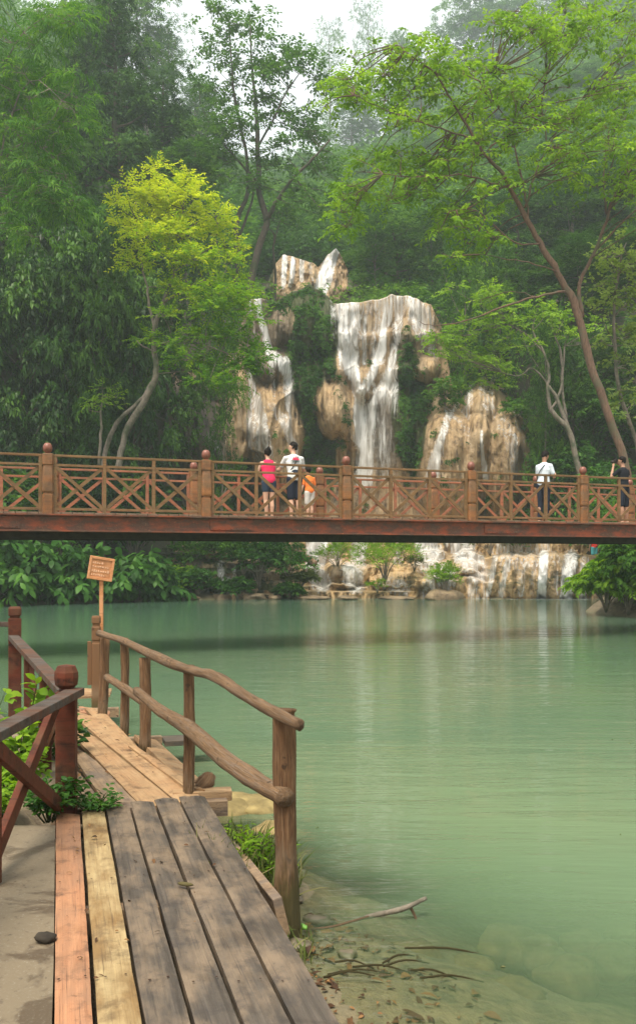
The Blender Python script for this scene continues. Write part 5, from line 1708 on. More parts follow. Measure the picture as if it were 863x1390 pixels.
def rock(name, label, c, s, mat, seed, group=None, kind=None, cat='rock', sub=3, amp=.38):
    bm = bmesh.new()
    bmesh.ops.create_icosphere(bm, subdivisions=sub, radius=1)
    V = np.array([v.co[:] for v in bm.verts])
    Fs = [tuple(v.index for v in f.verts) for f in bm.faces]
    bm.free()
    V = V * (1 + amp * fbm(V[:, 0] * 1.1 + seed, V[:, 1] * 1.1, V[:, 2] * 1.1, seed, 3)[:, None])
    V = V * np.array(s) / 2
    o = mk(name, V, Fs, mat, None, {'moss': np.full(len(V), .1), 'dark': np.full(len(V), .45)}, smooth=True)
    o.location = c
    o.rotation_euler = (0, 0, seed * 1.3)
    if cat:
        tag(o, label, cat, group)
    return o


M_PEB = mat_plain('wet_stone', (.15, .125, .08), .5, .5, 5, .4, .4)
M_MOUND = mat_plain('yellowish_earth', (.26, .20, .085), .8, .5, 7, .2, .8)
M_SUB = mat_plain('submerged_stone', (.15, .115, .05), .8, .6, 9, .2, .8)
a = P(603, 812, 45.4)
rock('dark_rock', 'dark mound of rock under the small feathery bush at the pool edge', (a.x, a.y, .12), (1.9, 1.2, .9), M_ROCK, 61)
a = P(212, 790, 45)
a = P(458, 775, 48.9)
rock('dark_rock', 'dark round rock under the small bush before the left cascade', (a.x, a.y, a.z - .1), (.75, .6, .7), M_ROCK, 62)
for i, (pa, pb, s) in enumerate([(225, 812, (1.2, .8, .5)), (262, 812, (1.6, .9, .35)), (300, 812, (1.0, .8, .6)), (345, 812, (1.4, .9, .4)), (372, 812, (.9, .7, .4)), (425, 812, (1.6, .9, .3)), (470, 811, (1.8, .9, .3)), (540, 811, (1.6, .9, .25))]):
    a = P(pa, pb, 45.7)
    rock('shore_rock', ['brown rock below the last plant on the left', 'flat pale rock below the tiny cascade', 'brown rock right of the tiny cascade', 'tan rock under the glossy shrub', 'small tan rock left of the dark tuft',
                        'tan ledge rock at the foot of the left cascade', 'flat orange ledge rock left of the feathery bush', 'flat orange ledge rock right of the feathery bush'][i], (a.x, a.y, .05), s, M_ROCK, 70 + i, 'rocks along the far water line')
# boulders seen through the shallows, lower right, and by the big post
for i, (pa, pb, s) in enumerate([(690, 1262, .42), (735, 1275, .36), (790, 1262, .40), (835, 1280, .40), (560, 1282, .42), (640, 1290, .30), (850, 1250, .32), (770, 1300, .44), (700, 1325, .4)]):
    g_ = G(pa, pb, -.12)
    rock('submerged_rock', ['leftmost of the four tan rocks under water at the lower right', 'second tan rock under water at the lower right', 'broad tan rock under water at the lower right', 'tan rock under water nearest the right edge',
                            'faint tan rock under water in the lower middle', 'small faint rock under water right of the sunken branch', 'farthest tan rock under water by the right edge', 'tan rock under water at the bottom edge', 'low tan rock under water at the bottom edge'][i],
         (g_.x, g_.y, -.23), (s * .9, s * .7, .20), M_SUB, 90 + i, 'tan rocks under the shallow water', sub=3)

# ------------------------------------------------------------------ near bank growth and litter
def near_plant(name, label, base, w, h, mat, L, W, k, n, seed, droop=.2, up=.6, stems=7, ln=.2, fine=True):
    rng = np.random.default_rng(seed)
    root = thing(name, label, 'plant', base)
    mb, parts = MB(), []
    for s in range(stems):
        e = np.array([rng.uniform(-.5, .5) * w, rng.uniform(-.5, .5) * w, h * rng.uniform(.5, 1)])
        p, r = smooth_path([(e[0] * .15, e[1] * .15, -.03), (e[0] * .6, e[1] * .6, e[2] * .6), e], [.006, .005, .002], 3)
        mb.tube(p, r, 5)
        m_ = max(1, n // stems)
        tt_ = rng.uniform(.25, 1, m_)
        o = np.stack([np.interp(tt_, [0, .5, 1], [0, e[0] * .6, e[0]]), np.interp(tt_, [0, .5, 1], [0, e[1] * .6, e[1]]), tt_ * e[2]], 1)
        d = unit(rng.normal(0, 1, (m_, 3)))
        d[:, 2] = np.abs(d[:, 2]) * .4 + up * .5
        parts.append(spray_leaves(o, d, ln * rng.uniform(.6, 1.3, m_), k, L, W, droop, fine=fine, rng=rng, tint0=np.clip(.5 + rng.normal(0, .2, m_), 0, 1)))
    mb.build('stems', L_GRASS, root, smooth=True)
    mesh_leaves('foliage', parts, mat, root)
    return root


near_plant('leafy_weed', 'tall leafy weed with bright green leaves growing through the red railing', (-2.25, 7.2, .3), .5, .86, L_BRIGHT, .105, .06, 3, 60, 300, ln=.10, stems=6)
near_plant('leafy_weed', 'bright leafy weed at the left frame edge behind the handrail', (-2.7, 7.6, .3), .5, .80, L_BRIGHT, .11, .065, 3, 50, 301, ln=.10, stems=5)
near_plant('low_plant', 'low dark green plants tangled round the foot of the red post', (-1.68, 6.0, .33), .36, .20, L_PLANT, .055, .026, 5, 110, 302, ln=.10, stems=12)
near_plant('low_plant', 'trailing weeds between the red post and the pinkish board', (-1.42, 6.12, .33), .34, .13, L_PLANT, .045, .02, 5, 70, 303, ln=.09, stems=10)
near_plant('low_plant', 'bright low plants under the crossed railing braces', (-1.95, 5.95, .33), .42, .26, L_BRIGHT, .06, .032, 5, 80, 304, ln=.10, stems=10)
near_plant('low_plant', 'yellowish weeds behind the crossed braces', (-2.1, 6.6, .3), .6, .42, L_BRIGHT, .07, .04, 4, 90, 305, ln=.10, stems=10)
near_plant('low_plant', 'dark weeds behind the red post', (-2.1, 8.0, .25), .6, .45, L_PLANT, .08, .045, 4, 80, 306, ln=.12, stems=10)


def grass(name, label, cx_, cy_, rad, n, h, seed, mat=L_GRASS, z=None):
    rng = np.random.default_rng(seed)
    a = rng.uniform(0, 6.28, n)
    r = rad * np.sqrt(rng.uniform(0, 1, n))
    x, y = cx_ + np.cos(a) * r * .7, cy_ + np.sin(a) * r
    zz = ground(x, y) if z is None else np.full(n, z)
    zz = np.maximum(zz, -.05)
    P0_ = np.stack([x, y, zz], 1)
    d = np.stack([rng.normal(0, .45, n), rng.normal(0, .45, n), np.ones(n)], 1)
    hh = h * rng.uniform(.4, 1.2, n)
    V, Fq, per = leaves(P0_, d, rng.normal(0, 1, (n, 3)), hh, .007 + .05 * hh * .3, fine=True, curl=.35, fold=.1)
    o = mk(name, V, Fq, mat, None, {'tint': np.repeat(rng.uniform(0, 1, n), per)}, smooth=False)
    return tag(o, label, kind='stuff')


grass('grass', 'tangled grass and weeds at the water edge by the big post', -.40, 5.55, .42, 760, .24, 320)
grass('grass', 'short grass along the edge of the boards', -.15, 4.75, .22, 120, .10, 321)
near_plant('low_plant', 'small weeds growing at the water edge left of the big post', (-.40, 5.55, .03), .42, .34, L_BRIGHT, .055, .016, 7, 110, 322, ln=.15, stems=14)

# a tan mound of earth at the water edge behind the weeds
# leaf litter on boards and shore
rl_ = np.random.default_rng(330)
def litter(name, label, n, fx, zf, mat, smin=.02, smax=.055, seed=1):
    rng = np.random.default_rng(seed)
    x, y = fx(rng, n)
    z = zf(x, y)
    d = rng.normal(0, 1, (n, 3)); d[:, 2] *= .15
    nn = rng.normal(0, .25, (n, 3)); nn[:, 2] += 1
    V, Fq, per = leaves(np.stack([x, y, z], 1), d, nn, *(lambda q: (q, q * rng.uniform(.25, .6, n)))(smin + (smax - smin) * rng.uniform(0, 1, n) ** 2.2), fine=True, curl=.25, fold=.35)
    o = mk(name, V, Fq, mat, None, {'tint': np.repeat(rng.uniform(0, 1, n), per)}, smooth=False)
    return tag(o, label, kind='stuff')
def on_deck(rng, n):
    y = 3.6 + 7 * rng.uniform(0, 1, n) ** 1.2
    xl_ = np.interp(y, [3.84, 6.3, 10.5], [-1.05, -1.6, -2.65])
    xr_ = np.interp(y, [3.84, 6.4, 8.4, 10.5], [-.12, -.78, -1.6, -2.3])
    s = rng.uniform(0, 1, n)
    s = np.where(rng.uniform(0, 1, n) < .3, s * .18, s)
    return xl_ + (xr_ - xl_) * s, y
litter('leaf_litter', 'dry leaf scraps and twigs on the boards', 130, on_deck, lambda x, y: np.full(len(x), DZ + .012), L_BROWN, .012, .05, 331)
def on_shore(rng, n):
    y = rng.uniform(3.9, 5.3, n)
    return -.06 + rng.uniform(0, 1, n) ** 1.6 * .75 * (5.9 - y) / 1.4, y
litter('shore_debris', 'dark leaf debris in the shallows by the big post', 300, on_shore, lambda x, y: ground(x, y) + .012, L_BROWN, .02, .10, 332)
rt_ = np.random.default_rng(335)
for i in range(9):
    x0, y0 = rt_.uniform(.0, .5), rt_.uniform(4.2, 5.0)
    an_, ln_ = rt_.uniform(-.6, .9), rt_.uniform(.15, .5)
    z0 = max(float(ground(x0, y0)), -.02) + .02
    x1, y1 = x0 + math.cos(an_) * ln_, y0 + math.sin(an_) * ln_ * .6
    o = log('twig', [(x0, y0, z0), ((x0 + x1) / 2, (y0 + y1) / 2 + .02, z0 + .01), (x1, y1, z0 - .01)], [.006, .005, .003], M_LOG, None, 400 + i, 5, 3)
    tag(o, 'thin dead twig lying in the debris at the water edge by the boards', 'twig', 'dead twigs at the near water edge')
def on_water(rng, n):
    y = rng.uniform(4.4, 22, n)
    return rng.uniform(-.05, .33, n) * y, y
litter('floating_specks', 'tiny floating leaves on the pool', 60, on_water, lambda x, y: np.full(len(x), .006), L_GRASS, .012, .04, 333)

# sunken branch
br = thing('sunken_branch', 'forked dead branch half out of the shallow water near the boardwalk', 'branch', (0, 0, 0))
log('main_limb', [tuple(G(470, 1252, -.03)), tuple(G(505, 1243, .0)), tuple(G(545, 1234, .06)), tuple(G(578, 1219, .10))], [.008, .013, .016, .011], B_GREY, br, 341, 8)
log('side_limb', [tuple(G(556, 1230, .07)), tuple(G(564, 1247, .0)), tuple(G(566, 1262, -.05))], [.010, .008, .006], M_LOG_PALE, br, 342, 6)
log('side_limb', [tuple(G(415, 1262, -.01)), tuple(G(450, 1258, .0)), tuple(G(500, 1244, .0))], [.006, .007, .006], M_LOG_PALE, br, 343, 6)
# bits at the post foot
M_ORANGE = mat_plain('orange_fruit_skin', (.55, .17, .04), .5, .4, 20)
M_GREENF = mat_plain('green_fruit', (.16, .36, .06), .4, .3, 20)
a = G(394, 1255, .03); rock('orange_leaf', 'curled orange leaf lying on the debris by the big post', tuple(a), (.075, .05, .03), M_ORANGE, 351, cat='leaf', sub=2)
a = G(412, 1258, .03); rock('green_fruit', 'small green fruit on the debris by the big post', tuple(a), (.05, .035, .03), M_GREENF, 352, cat='fruit', sub=2)
for i, (pa, pb, s, l_) in enumerate([(430, 1243, .16, 'flat brown stone right of the big post foot'), (403, 1225, .09, 'small mossy stone beside the big post foot'), (405, 1288, .14, 'brown stone at the edge of the last board'), (440, 1275, .10, 'dark stone in the debris'), (470, 1290, .12, 'dark stone among the sunken leaves'),
                                     (300, 1100, .55, 'pale mound of stone at the water edge behind the weeds'), (345, 1092, .62, 'yellowish mound at the water edge behind the weeds'), (372, 1125, .40, 'yellowish stone left of the big post')]):
    a = G(pa, pb, .0)
    rock('bank_stone', l_, (a.x, a.y, max(float(ground(a.x, a.y)), -.05) + .01), (s, s * .8, s * .45), M_MOUND if i > 4 else M_PEB, 360 + i, 'stones at the near water edge')
# clod of mud at the edge of the slab
a = G(63, 1272, .36); rock('mud_clod', 'dark clod of mud at the edge of the concrete path', tuple(a), (.06, .08, .05), M_DARKSTEEL, 371, cat='mud', sub=3)
a = G(253, 1200, .37); rock('bark_scrap', 'curl of bark lying across the gap between two grey boards', tuple(a), (.09, .03, .02), M_LOG, 372, cat='bark', sub=2)
# ================================================================== PEOPLE
M_SKIN_L = mat_plain('skin_fair', (.56, .34, .235), .5, .08, 4, .35, .0)
M_SKIN_D = mat_plain('skin_tan', (.38, .21, .135), .5, .08, 4, .35, .0)
M_HAIR = mat_plain('hair_dark', (.012, .009, .008), .75, .3, 30, .15, .4)
M_EYE = mat_plain('eye_dark', (.02, .015, .012), .3, .0)


def cloth(name, col):
    t = NT(name)
    n = t.noise(t.coord((1, 1, 1)), 9, 3, .6)
    c_ = t.mix(t.ramp(n, [(.3, 0), (.7, 1)]), tuple(c * .82 for c in col), col)
    return t.surf(t.bsdf(c_, .85, t.bump(t.noise(t.coord((1, 1, .6)), 14, 3, .5), .6, .02), Specular_IOR_Level=.15))


def blob(name, caps, mat, parent, voxel=.011, smooth_it=4):
    """caps: (p0, r0, p1, r1[, flat]) tapered capsules fused into ONE continuous skin"""
    bm = bmesh.new()
    for cp in caps:
        p0, r0, p1, r1 = Vector(cp[0]), cp[1], Vector(cp[2]), cp[3]
        sc_ = cp[4] if len(cp) > 4 else (1, 1)
        d = p1 - p0
        L = max(d.length, 1e-4)
        n, rings = 16, 10
        # profile along the axis incl. round ends
        prof = []
        for k in range(5):
            a = math.pi / 2 * (1 - k / 5)
            prof.append((-r0 * math.sin(a), r0 * math.cos(a)))
        for k in range(6):
            s = k / 5
            prof.append((L * s, r0 + (r1 - r0) * s))
        for k in range(1, 6):
            a = math.pi / 2 * k / 5
            prof.append((L + r1 * math.sin(a), max(r1 * math.cos(a), 1e-4)))
        z = d.normalized() if d.length > 1e-6 else Vector((0, 0, 1))
        ref = Vector((1, 0, 0)) if abs(z.x) < .8 else Vector((0, 1, 0))
        y = z.cross(ref).normalized()
        x = y.cross(z)
        R = []
        for (h, r) in prof:
            R.append([bm.verts.new(p0 + z * h + x * (r * sc_[0] * math.cos(2 * math.pi * i / n)) + y * (r * sc_[1] * math.sin(2 * math.pi * i / n))) for i in range(n)])
        for a, b in zip(R[:-1], R[1:]):
            for i in range(n):
                bm.faces.new((a[i], a[(i + 1) % n], b[(i + 1) % n], b[i]))
        bm.faces.new(R[0][::-1])
        bm.faces.new(R[-1])
    me = bpy.data.meshes.new(name)
    bm.to_mesh(me)
    bm.free()
    o = bpy.data.objects.new(name, me)
    COL.objects.link(o)
    md = o.modifiers.new('r', 'REMESH')
    md.mode = 'VOXEL'
    md.voxel_size = voxel
    md.use_smooth_shade = True
    sm = o.modifiers.new('s', 'SMOOTH')
    sm.factor = .5
    sm.iterations = smooth_it
    dg = bpy.context.evaluated_depsgraph_get()
    ev = bpy.data.meshes.new_from_object(o.evaluated_get(dg))
    o.modifiers.clear()
    o.data = ev
    ev.name = name
    ev.materials.clear()
    ev.materials.append(mat)
    o.parent = parent
    return o


def V3(*a):
    return Vector(a)


def hand(wrist, dirn, palm_n, side, s=1.0, curl=.6, grip=None):
    """capsules: palm, four fingers, thumb"""
    d = Vector(dirn).normalized()
    n = Vector(palm_n).normalized()
    x = d.cross(n).normalized() * side
    c = []
    base = Vector(wrist)
    k = base + d * .075 * s
    for i, (off, ln) in enumerate([(-.030, .066), (-.010, .074), (.010, .070), (.029, .055)]):
        kn = k + x * off * s
        c.append((base + x * off * .5 * s, .014 * s, kn, .0115 * s))
        m1 = kn + (d * math.cos(curl * .6) + n * math.sin(curl * .6)) * ln * .5 * s
        m2 = m1 + (d * math.cos(curl * 1.6) + n * math.sin(curl * 1.6)) * ln * .5 * s
        c.append((kn, .0095 * s, m1, .0085 * s))
        c.append((m1, .0085 * s, m2, .007 * s))
    tb = base + d * .02 * s - x * .026 * s
    t1 = tb + (d * .6 - x * .7 + n * .35).normalized() * .038 * s
    t2 = t1 + (d * .9 - x * .1 + n * .5).normalized() * .030 * s
    c += [(tb, .013 * s, t1, .0105 * s), (t1, .0105 * s, t2, .008 * s)]
    return c


def person(label, loc, rotz, H=1.7, skin=M_SKIN_L, female=False, head_yaw=0.0, head_pitch=0.0, lean=0.0, armL=None, armR=None, stance=.10, hair='short',
           top=None, top_kind='tee', bottom=None, bottom_kind='shorts', bottom_len=.5, extra=None, feet_fwd=(0, 0)):
    """local frame: faces +y; arm = (elbow, hand) positions relative to the shoulder in metres for H=1.7"""
    root = thing('person', label, 'person', loc, rotz)
    s = H / 1.7
    root.scale = (s, s, s)
    sw = .168 if female else .186
    hz = .90
    sh = 1.375
    ly = lean
    hipw = .088
    caps = []
    # legs
    for sd in (-1, 1):
        hip = V3(sd * hipw, 0, hz)
        fx = sd * stance
        ff = feet_fwd[0 if sd < 0 else 1]
        knee = V3(sd * (stance * .5 + hipw * .5), .015 + ff * .5, .48)
        ank = V3(fx, -.02 + ff, .085)
        caps += [(hip, .088 if female else .082, knee, .056), (knee, .054, knee * .6 + ank * .4 + V3(0, -.02, 0), .056), (knee * .6 + ank * .4 + V3(0, -.02, 0), .054, ank, .034),
                 (ank + V3(0, -.02, -.045), .036, ank + V3(sd * .01, .12, -.058), .028, (1.15, .8)), (ank + V3(sd * .01, .12, -.058), .028, ank + V3(sd * .012, .155, -.062), .022, (1.3, .7))]
    pel = V3(0, 0, hz + .02)
    wai = V3(0, ly * .35, 1.08)
    che = V3(0, ly * .85, 1.28)
    nk = V3(0, ly, 1.44)
    fl = (1.0, .66)
    caps += [(pel + V3(-.05, 0, 0), .115, pel + V3(.05, 0, 0), .115, (.8, .9)), (pel, .125 if female else .12, wai, .112 if female else .125, (1.12, .78)), (wai, .115 if female else .13, che, .14 if female else .155, (1.1, .72)),
             (che, .14 if female else .155, che + V3(0, 0, .07), .12, (1.15, .70)), (che + V3(0, 0, .125), .05, che + V3(-sw + .01, 0, .085), .046), (che + V3(0, 0, .125), .05, che + V3(sw - .01, 0, .085), .046), (nk + V3(0, -.01, -.05), .058, nk + V3(0, .015, .06), .05)]
    hr_, hp = math.sin, math.cos
    sL, sR = V3(-sw, ly * .95, sh - .01), V3(sw, ly * .95, sh - .01)
    arms = []
    for sd, S, A in ((-1, sL, armL), (1, sR, armR)):
        if A is None:
            A = (V3(sd * .06, -.01, -.29), V3(sd * .08, .05, -.52))
        e, h_ = S + Vector(A[0]), S + Vector(A[1])
        d = (h_ - e).normalized()
        caps += [(S, .048, e, .036), (e, .036, e * .6 + h_ * .4, .036), (e * .6 + h_ * .4, .035, h_, .024)]
        pn = Vector(A[2]) if len(A) > 2 else V3(-sd, 0, 0)
        caps += hand(h_, d, pn, sd, curl=A[3] if len(A) > 3 else .6)
        arms.append((S, e, h_))
    # head
    hc = nk + V3(0, .035, .175)
    Rm = Matrix.Rotation(head_yaw, 3, 'Z') @ Matrix.Rotation(head_pitch, 3, 'X')
    hd = lambda *v: hc + Rm @ Vector(v)
    caps += [(hd(0, -.012, .025), .083, hd(0, -.005, .035), .083, (.93, 1.0)), (hd(0, .02, -.055), .056, hd(0, .03, .01), .068), (hd(0, .048, -.088), .030, hd(0, .03, -.06), .046),
             (hd(0, .083, .005), .010, hd(0, .103, -.022), .014), (hd(-.02, .085, -.052), .009, hd(.02, .085, -.052), .009),
             (hd(-.078, -.005, -.015), .012, hd(-.083, -.012, .022), .013, (.6, 1.3)), (hd(.078, -.005, -.015), .012, hd(.083, -.012, .022), .013, (.6, 1.3))]
    caps.append((nk + V3(0, .012, .02), .05, hd(0, -.01, -.05), .052))
    body = blob('body', caps, skin, root, .0095, 3)
    m = MB()
    for sd in (-1, 1):
        e = hd(sd * .031, .0805, .008)
        m.lathe(tuple(e), [(.0, -.007), (.009, -.004), (.009, .004), (0, .007)], 8)
    m.build('eyes', M_EYE, root, smooth=True)
    # hair
    hc_caps = [(hd(0, -.022, .045), .088, hd(0, -.005, .055), .084, (.97, 1.02)), (hd(0, -.06, -.01), .05, hd(0, -.04, .04), .07), (hd(-.055, -.02, .0), .034, hd(-.05, -.02, .05), .045), (hd(.055, -.02, .0), .034, hd(.05, -.02, .05), .045)]
    if hair == 'bun':
        hc_caps += [(hd(0, -.075, .115), .042, hd(0, -.06, .135), .040), (hd(0, -.05, .08), .05, hd(0, -.07, .11), .035)]
    blob('hair', hc_caps, M_HAIR, root, .0095, 2)
    # top
    if top is not None:
        g = .018
        tc_ = [(pel + V3(0, 0, .05), .135 + g, wai, .118 + g, (1.14, .80)), (wai, .122 + g, che, .148 + g, (1.12, .74)), (che, .15 + g, che + V3(0, 0, .05), .125 + g, (1.15, .72))]
        if top_kind == 'tee':
            tc_ += [(che + V3(0, 0, .125), .056, che + V3(-sw + .012, 0, .085), .055), (che + V3(0, 0, .125), .056, che + V3(sw - .012, 0, .085), .055), (nk + V3(0, -.012, -.045), .062, nk + V3(0, -.005, -.02), .058)]
            for (S, e, h_) in arms:
                tc_.append((S, .056, S * .35 + e * .65, .053))
        else:
            for sd in (-1, 1):
                tc_.append((che + V3(sd * .06, .02, .06), .05, che + V3(sd * .085, -.02, .125), .045))
            tc_.append((che + V3(-.03, -.06, .02), .05, che + V3(.03, -.06, .02), .05))
            tc_.append((che + V3(0, -.075, .03), .045, che + V3(0, -.055, .11), .04))
        tp = blob('shirt' if top_kind == 'tee' else 'vest_top', tc_, top, root, .011, 3)
    if bottom is not None:
        bc = [(pel + V3(-.05, 0, .0), .128, pel + V3(.05, 0, 0), .128, (.84, .95)), (pel, .135, pel + V3(0, 0, .10), .125, (1.12, .84))]
        for sd in (-1, 1):
            hip = V3(sd * hipw, 0, hz)
            ff = feet_fwd[0 if sd < 0 else 1]
            knee = V3(sd * (stance * .5 + hipw * .5), .015 + ff * .5, .48)
            ank = V3(sd * stance, -.02 + ff, .085)
            if bottom_kind == 'shorts':
                bc.append((hip, .100, hip * (1 - bottom_len) + knee * bottom_len, .088))
            else:
                bc += [(hip, .100, knee, .072), (knee, .072, ank + V3(0, 0, .02), .060)]
        blob('shorts' if bottom_kind == 'shorts' else 'trousers', bc, bottom, root, .011, 3)
    if extra:
        extra(root, dict(sL=sL, sR=sR, che=che, pel=pel, nk=nk, hd=hd, arms=arms, wai=wai))
    return root


BR_U = Vector((math.cos(BR_ANG), math.sin(BR_ANG), 0))
BR_N = Vector((-math.sin(BR_ANG), math.cos(BR_ANG), 0))
DECK_Z = 2.84


def on_bridge(pxc, depth):
    """point on the deck, depth metres behind the front edge, in photo column pxc"""
    o = Vector(BR_O) + BR_N * depth
    k = (pxc - CX) / F
    # o + u*t has x/y = k
    t_ = (k * o.y - o.x) / (BR_U.x - k * BR_U.y)
    p = o + BR_U * t_
    return (p.x, p.y, DECK_Z)


C_PINK = cloth('pink_red_vest', (.78, .035, .115))
C_DENIM = cloth('dark_denim', (.035, .055, .085))
C_GREYT = cloth('light_grey_tee', (.66, .68, .66))
C_NAVY = cloth('navy_shorts', (.022, .028, .045))
C_WHITE = cloth('pale_blue_white_shirt', (.68, .76, .82))
C_BLACK = cloth('black_tee', (.016, .018, .024))
C_ORANGE = cloth('orange_shirt', (.85, .22, .05))
C_PALE = cloth('pale_shorts', (.62, .60, .55))
C_TURQ = cloth('turquoise_shorts', (.10, .42, .48))
C_RED = cloth('red_shirt', (.72, .04, .03))


def ex_woman(root, q):
    pass


def ex_strap(mat, bag=None, ):
    def f(root, q):
        m = MB()
        c = q['che']
        p, r = smooth_path([c + V3(.06, .02, .155), c + V3(.075, -.09, .10), c + V3(0, -.148, -.02), c + V3(-.10, -.125, -.18), c + V3(-.155, -.02, -.26)], [.012] * 5, 5)
        m.tube(p, .011, 6)
        p, r = smooth_path([c + V3(.06, .02, .155), c + V3(.06, .12, .08), c + V3(-.04, .145, -.08), c + V3(-.13, .08, -.24), c + V3(-.155, -.02, -.26)], [.012] * 5, 5)
        m.tube(p, .011, 6)
        st = m.build('bag_strap', mat, root, smooth=True)
        if bag:
            MB().box(c + V3(-.19, -.01, -.34), (.07, .20, .16), bev=.02).build('shoulder_bag', mat, root)
    return f


def ex_print(root, q):
    """red and grey print on the back of the shirt"""
    c = q['che'] + V3(0, -.1335, .01)
    M_P = cloth('print_red', (.72, .05, .12))
    M_G = cloth('print_teal', (.12, .22, .22))
    m = MB()
    for (x0, z0, x1, z1, x2, z2) in [(-.075, .0, -.03, .07, .0, .01), (-.03, .0, .02, .085, .06, .0), (.03, .0, .06, .05, .09, .0)]:
        f0 = c.y
        V = [(c.x + x0, f0 - .022, c.z + z0 + .03), (c.x + x2, f0 - .022, c.z + z2 + .03), (c.x + x1, f0 - .018, c.z + z1 + .03)]
        V += [(a, b + .03, d) for a, b, d in V]
        m.add(V, [(0, 1, 2), (5, 4, 3), (0, 3, 4, 1), (1, 4, 5, 2), (2, 5, 3, 0)])
    m.build('shirt_print', M_P, root)
    m = MB()
    for k in range(7):
        m.box((c.x - .09 + k * .03, c.y - .006, c.z + .012), (.02, .03, .018))
    m.build('shirt_lettering', M_G, root)
    ex_strap(C_BLACK)(root, q)


RB = BR_ANG
pw = on_bridge(365, 2.02)
person('woman in a pink red vest top and dark shorts at the far bridge rail', pw, RB + .05, 1.63, M_SKIN_L, True, .0, .15, .06,
       armL=(V3(-.06, .10, -.25), V3(-.02, .34, -.24), V3(0, 0, -1)), armR=(V3(.06, .10, -.25), V3(.02, .34, -.24), V3(0, 0, -1)), stance=.07, hair='bun', top=C_PINK, top_kind='vest', bottom=C_DENIM, bottom_len=.42)
pm_ = on_bridge(400, 1.96)
person('man in a light grey printed tee and navy shorts turning towards the woman', pm_, RB - .08, 1.80, M_SKIN_L, False, .95, .1, .10,
       armL=(V3(-.10, .12, -.24), V3(-.10, .36, -.22), V3(0, 0, -1)), armR=(V3(.08, .10, -.26), V3(.04, .34, -.24), V3(0, 0, -1)), stance=.08, top=C_GREYT, bottom=C_NAVY, bottom_len=.92, extra=ex_print)
pc_ = on_bridge(420, 1.9)
person('child in an orange shirt and pale shorts standing right of the grey shirted man', pc_, RB + .2, 1.22, M_SKIN_L, False, .0, .1, .05, stance=.07, top=C_ORANGE, bottom=C_PALE, bottom_len=.8)


def ex_phone(root, q):
    ex_strap(C_BLACK, True)(root, q)
    S, e, h_ = q['arms'][1]
    S2, e2, h2 = q['arms'][0]
    mid = (h_ + h2) / 2 + V3(0, .085, .03)
    MB().box(mid, (.075, .012, .14), Matrix.Rotation(-.7, 4, 'X'), bev=.004).build('phone', M_EYE, root)


pb = on_bridge(737, .95)
person('man in a pale blue shirt with a cross body bag looking at his phone', pb, RB - 1.25, 1.74, M_SKIN_D, False, -.1, -.40, .03,
       armL=(V3(-.05, .06, -.27), V3(.12, .30, -.20), V3(.3, 0, 1), .9), armR=(V3(.06, .06, -.27), V3(-.10, .30, -.20), V3(-.3, 0, 1), .9), stance=.09, top=C_WHITE, bottom=C_NAVY, bottom_kind='trousers', extra=ex_phone)


def ex_camera(root, q):
    h = q['hd']
    m = MB().box(h(0, .15, .005), (.13, .06, .09), bev=.012)
    m.box(h(0, .15, .058), (.05, .05, .03), bev=.008)
    cm = m.build('camera', M_EYE, root)
    MB().tube([h(0, .17, .0), h(0, .29, .0)], [.036, .034], 12).build('camera_lens', M_EYE, root, smooth=True)


pp = on_bridge(846, .9)
person('man in a black tee raising a camera at the right end of the bridge', pp, RB + .30, 1.70, M_SKIN_D, False, .35, .0, .02,
       armL=(V3(-.10, .16, -.16), V3(.07, .21, .14), V3(1, 0, 0), .7), armR=(V3(.20, .10, -.10), V3(-.03, .19, .17), V3(-1, 0, 0), .7), stance=.11, top=C_BLACK, bottom=C_NAVY, bottom_len=.95, extra=ex_camera)


def ex_swim(root, q):
    pass


bt = P(806, 762, 48.5)
person('bather in a red top and turquoise swimming shorts standing on the terrace under the bridge', (bt.x, bt.y, 1.95 - .36), .3, 1.68, M_SKIN_D, False, 0, 0, 0, stance=.09, top=C_RED, bottom=C_TURQ, bottom_len=.7)
# ================================================================== CAMERA, LIGHT, AIR
cam = bpy.data.cameras.new('camera')
co = bpy.data.objects.new('camera', cam)
COL.objects.link(co)
co.location = (0, 0, CZ)
co.rotation_euler = (math.radians(90), 0, 0)
cam.sensor_width = 36
cam.sensor_height = 36
cam.sensor_fit = 'AUTO'
cam.lens = 36 * F / 1390
cam.shift_y = (HY - 695) / 1390
cam.clip_end = 2000
cam.clip_start = .05
scene.camera = co

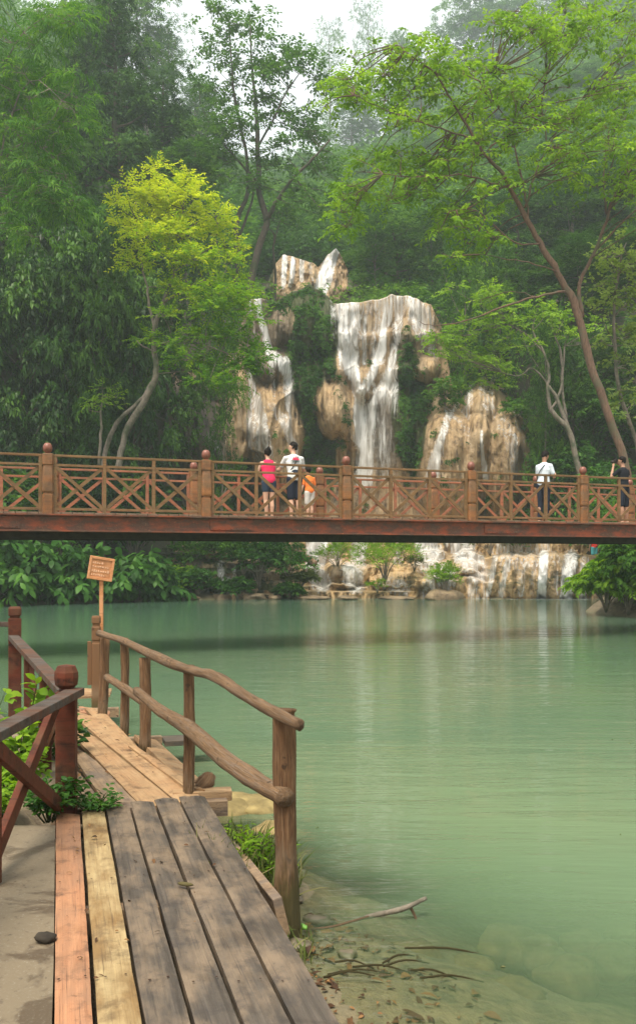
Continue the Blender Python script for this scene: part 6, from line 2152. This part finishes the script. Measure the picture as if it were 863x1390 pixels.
SUN_EL, SUN_AZ = math.radians(64), math.radians(205)      # azimuth clockwise from +Y: behind the camera, to its left
w = bpy.data.worlds.new('World')
scene.world = w
w.use_nodes = True
nt = w.node_tree
nt.nodes.clear()
sky = nt.nodes.new('ShaderNodeTexSky')
sky.sky_type = 'NISHITA'
sky.sun_disc = False
sky.sun_elevation = SUN_EL
sky.sun_rotation = SUN_AZ
sky.dust_density = 5
sky.air_density = 1.0
mixn = nt.nodes.new('ShaderNodeMix')
mixn.data_type = 'RGBA'
mixn.inputs[0].default_value = .72
mixn.inputs[7].default_value = (15.0, 15.4, 15.3, 1)     # thin bright overcast over the blue
nt.links.new(sky.outputs[0], mixn.inputs[6])
bg = nt.nodes.new('ShaderNodeBackground')
bg.inputs[1].default_value = SKY_STRENGTH
nt.links.new(mixn.outputs[2], bg.inputs[0])
ow = nt.nodes.new('ShaderNodeOutputWorld')
nt.links.new(bg.outputs[0], ow.inputs[0])

sl = bpy.data.lights.new('sun', 'SUN')
sl.energy = SUN_STRENGTH
sl.angle = math.radians(26)
sl.color = (1.0, .91, .76)
so = bpy.data.objects.new('sun', sl)
COL.objects.link(so)
# light travels from the sun towards the scene
dx, dy = math.sin(SUN_AZ) * math.cos(SUN_EL), math.cos(SUN_AZ) * math.cos(SUN_EL)
so.rotation_euler = Vector((-dx, -dy, -math.sin(SUN_EL))).to_track_quat('-Z', 'Y').to_euler()
so.location = (dx * 100, dy * 100, 100)

if HAZE > 0:
    t = NT('haze_air')
    pv = t.n('ShaderNodeVolumePrincipled', {'Color': (.80, .92, .95, 1), 'Density': HAZE, 'Anisotropy': .2})
    t.t.links.new(pv.outputs[0], t.out.inputs[1])
    b = MB().box((0, 200, 98), (480, 500, 206))
    ho = b.build('haze', t.m)
    tag(ho, kind='stuff')

cy = scene.cycles
cy.use_denoising = True
cy.max_bounces = 7
cy.diffuse_bounces = 3
cy.glossy_bounces = 3
cy.transmission_bounces = 3
cy.transparent_max_bounces = 16
cy.volume_bounces = 1
cy.use_adaptive_sampling = True
cy.adaptive_threshold = .02
cy.sample_clamp_indirect = 6
vs = scene.view_settings
vs.view_transform = 'Standard'
vs.look = 'None'
vs.exposure = EXPOSURE
vs.gamma = 1
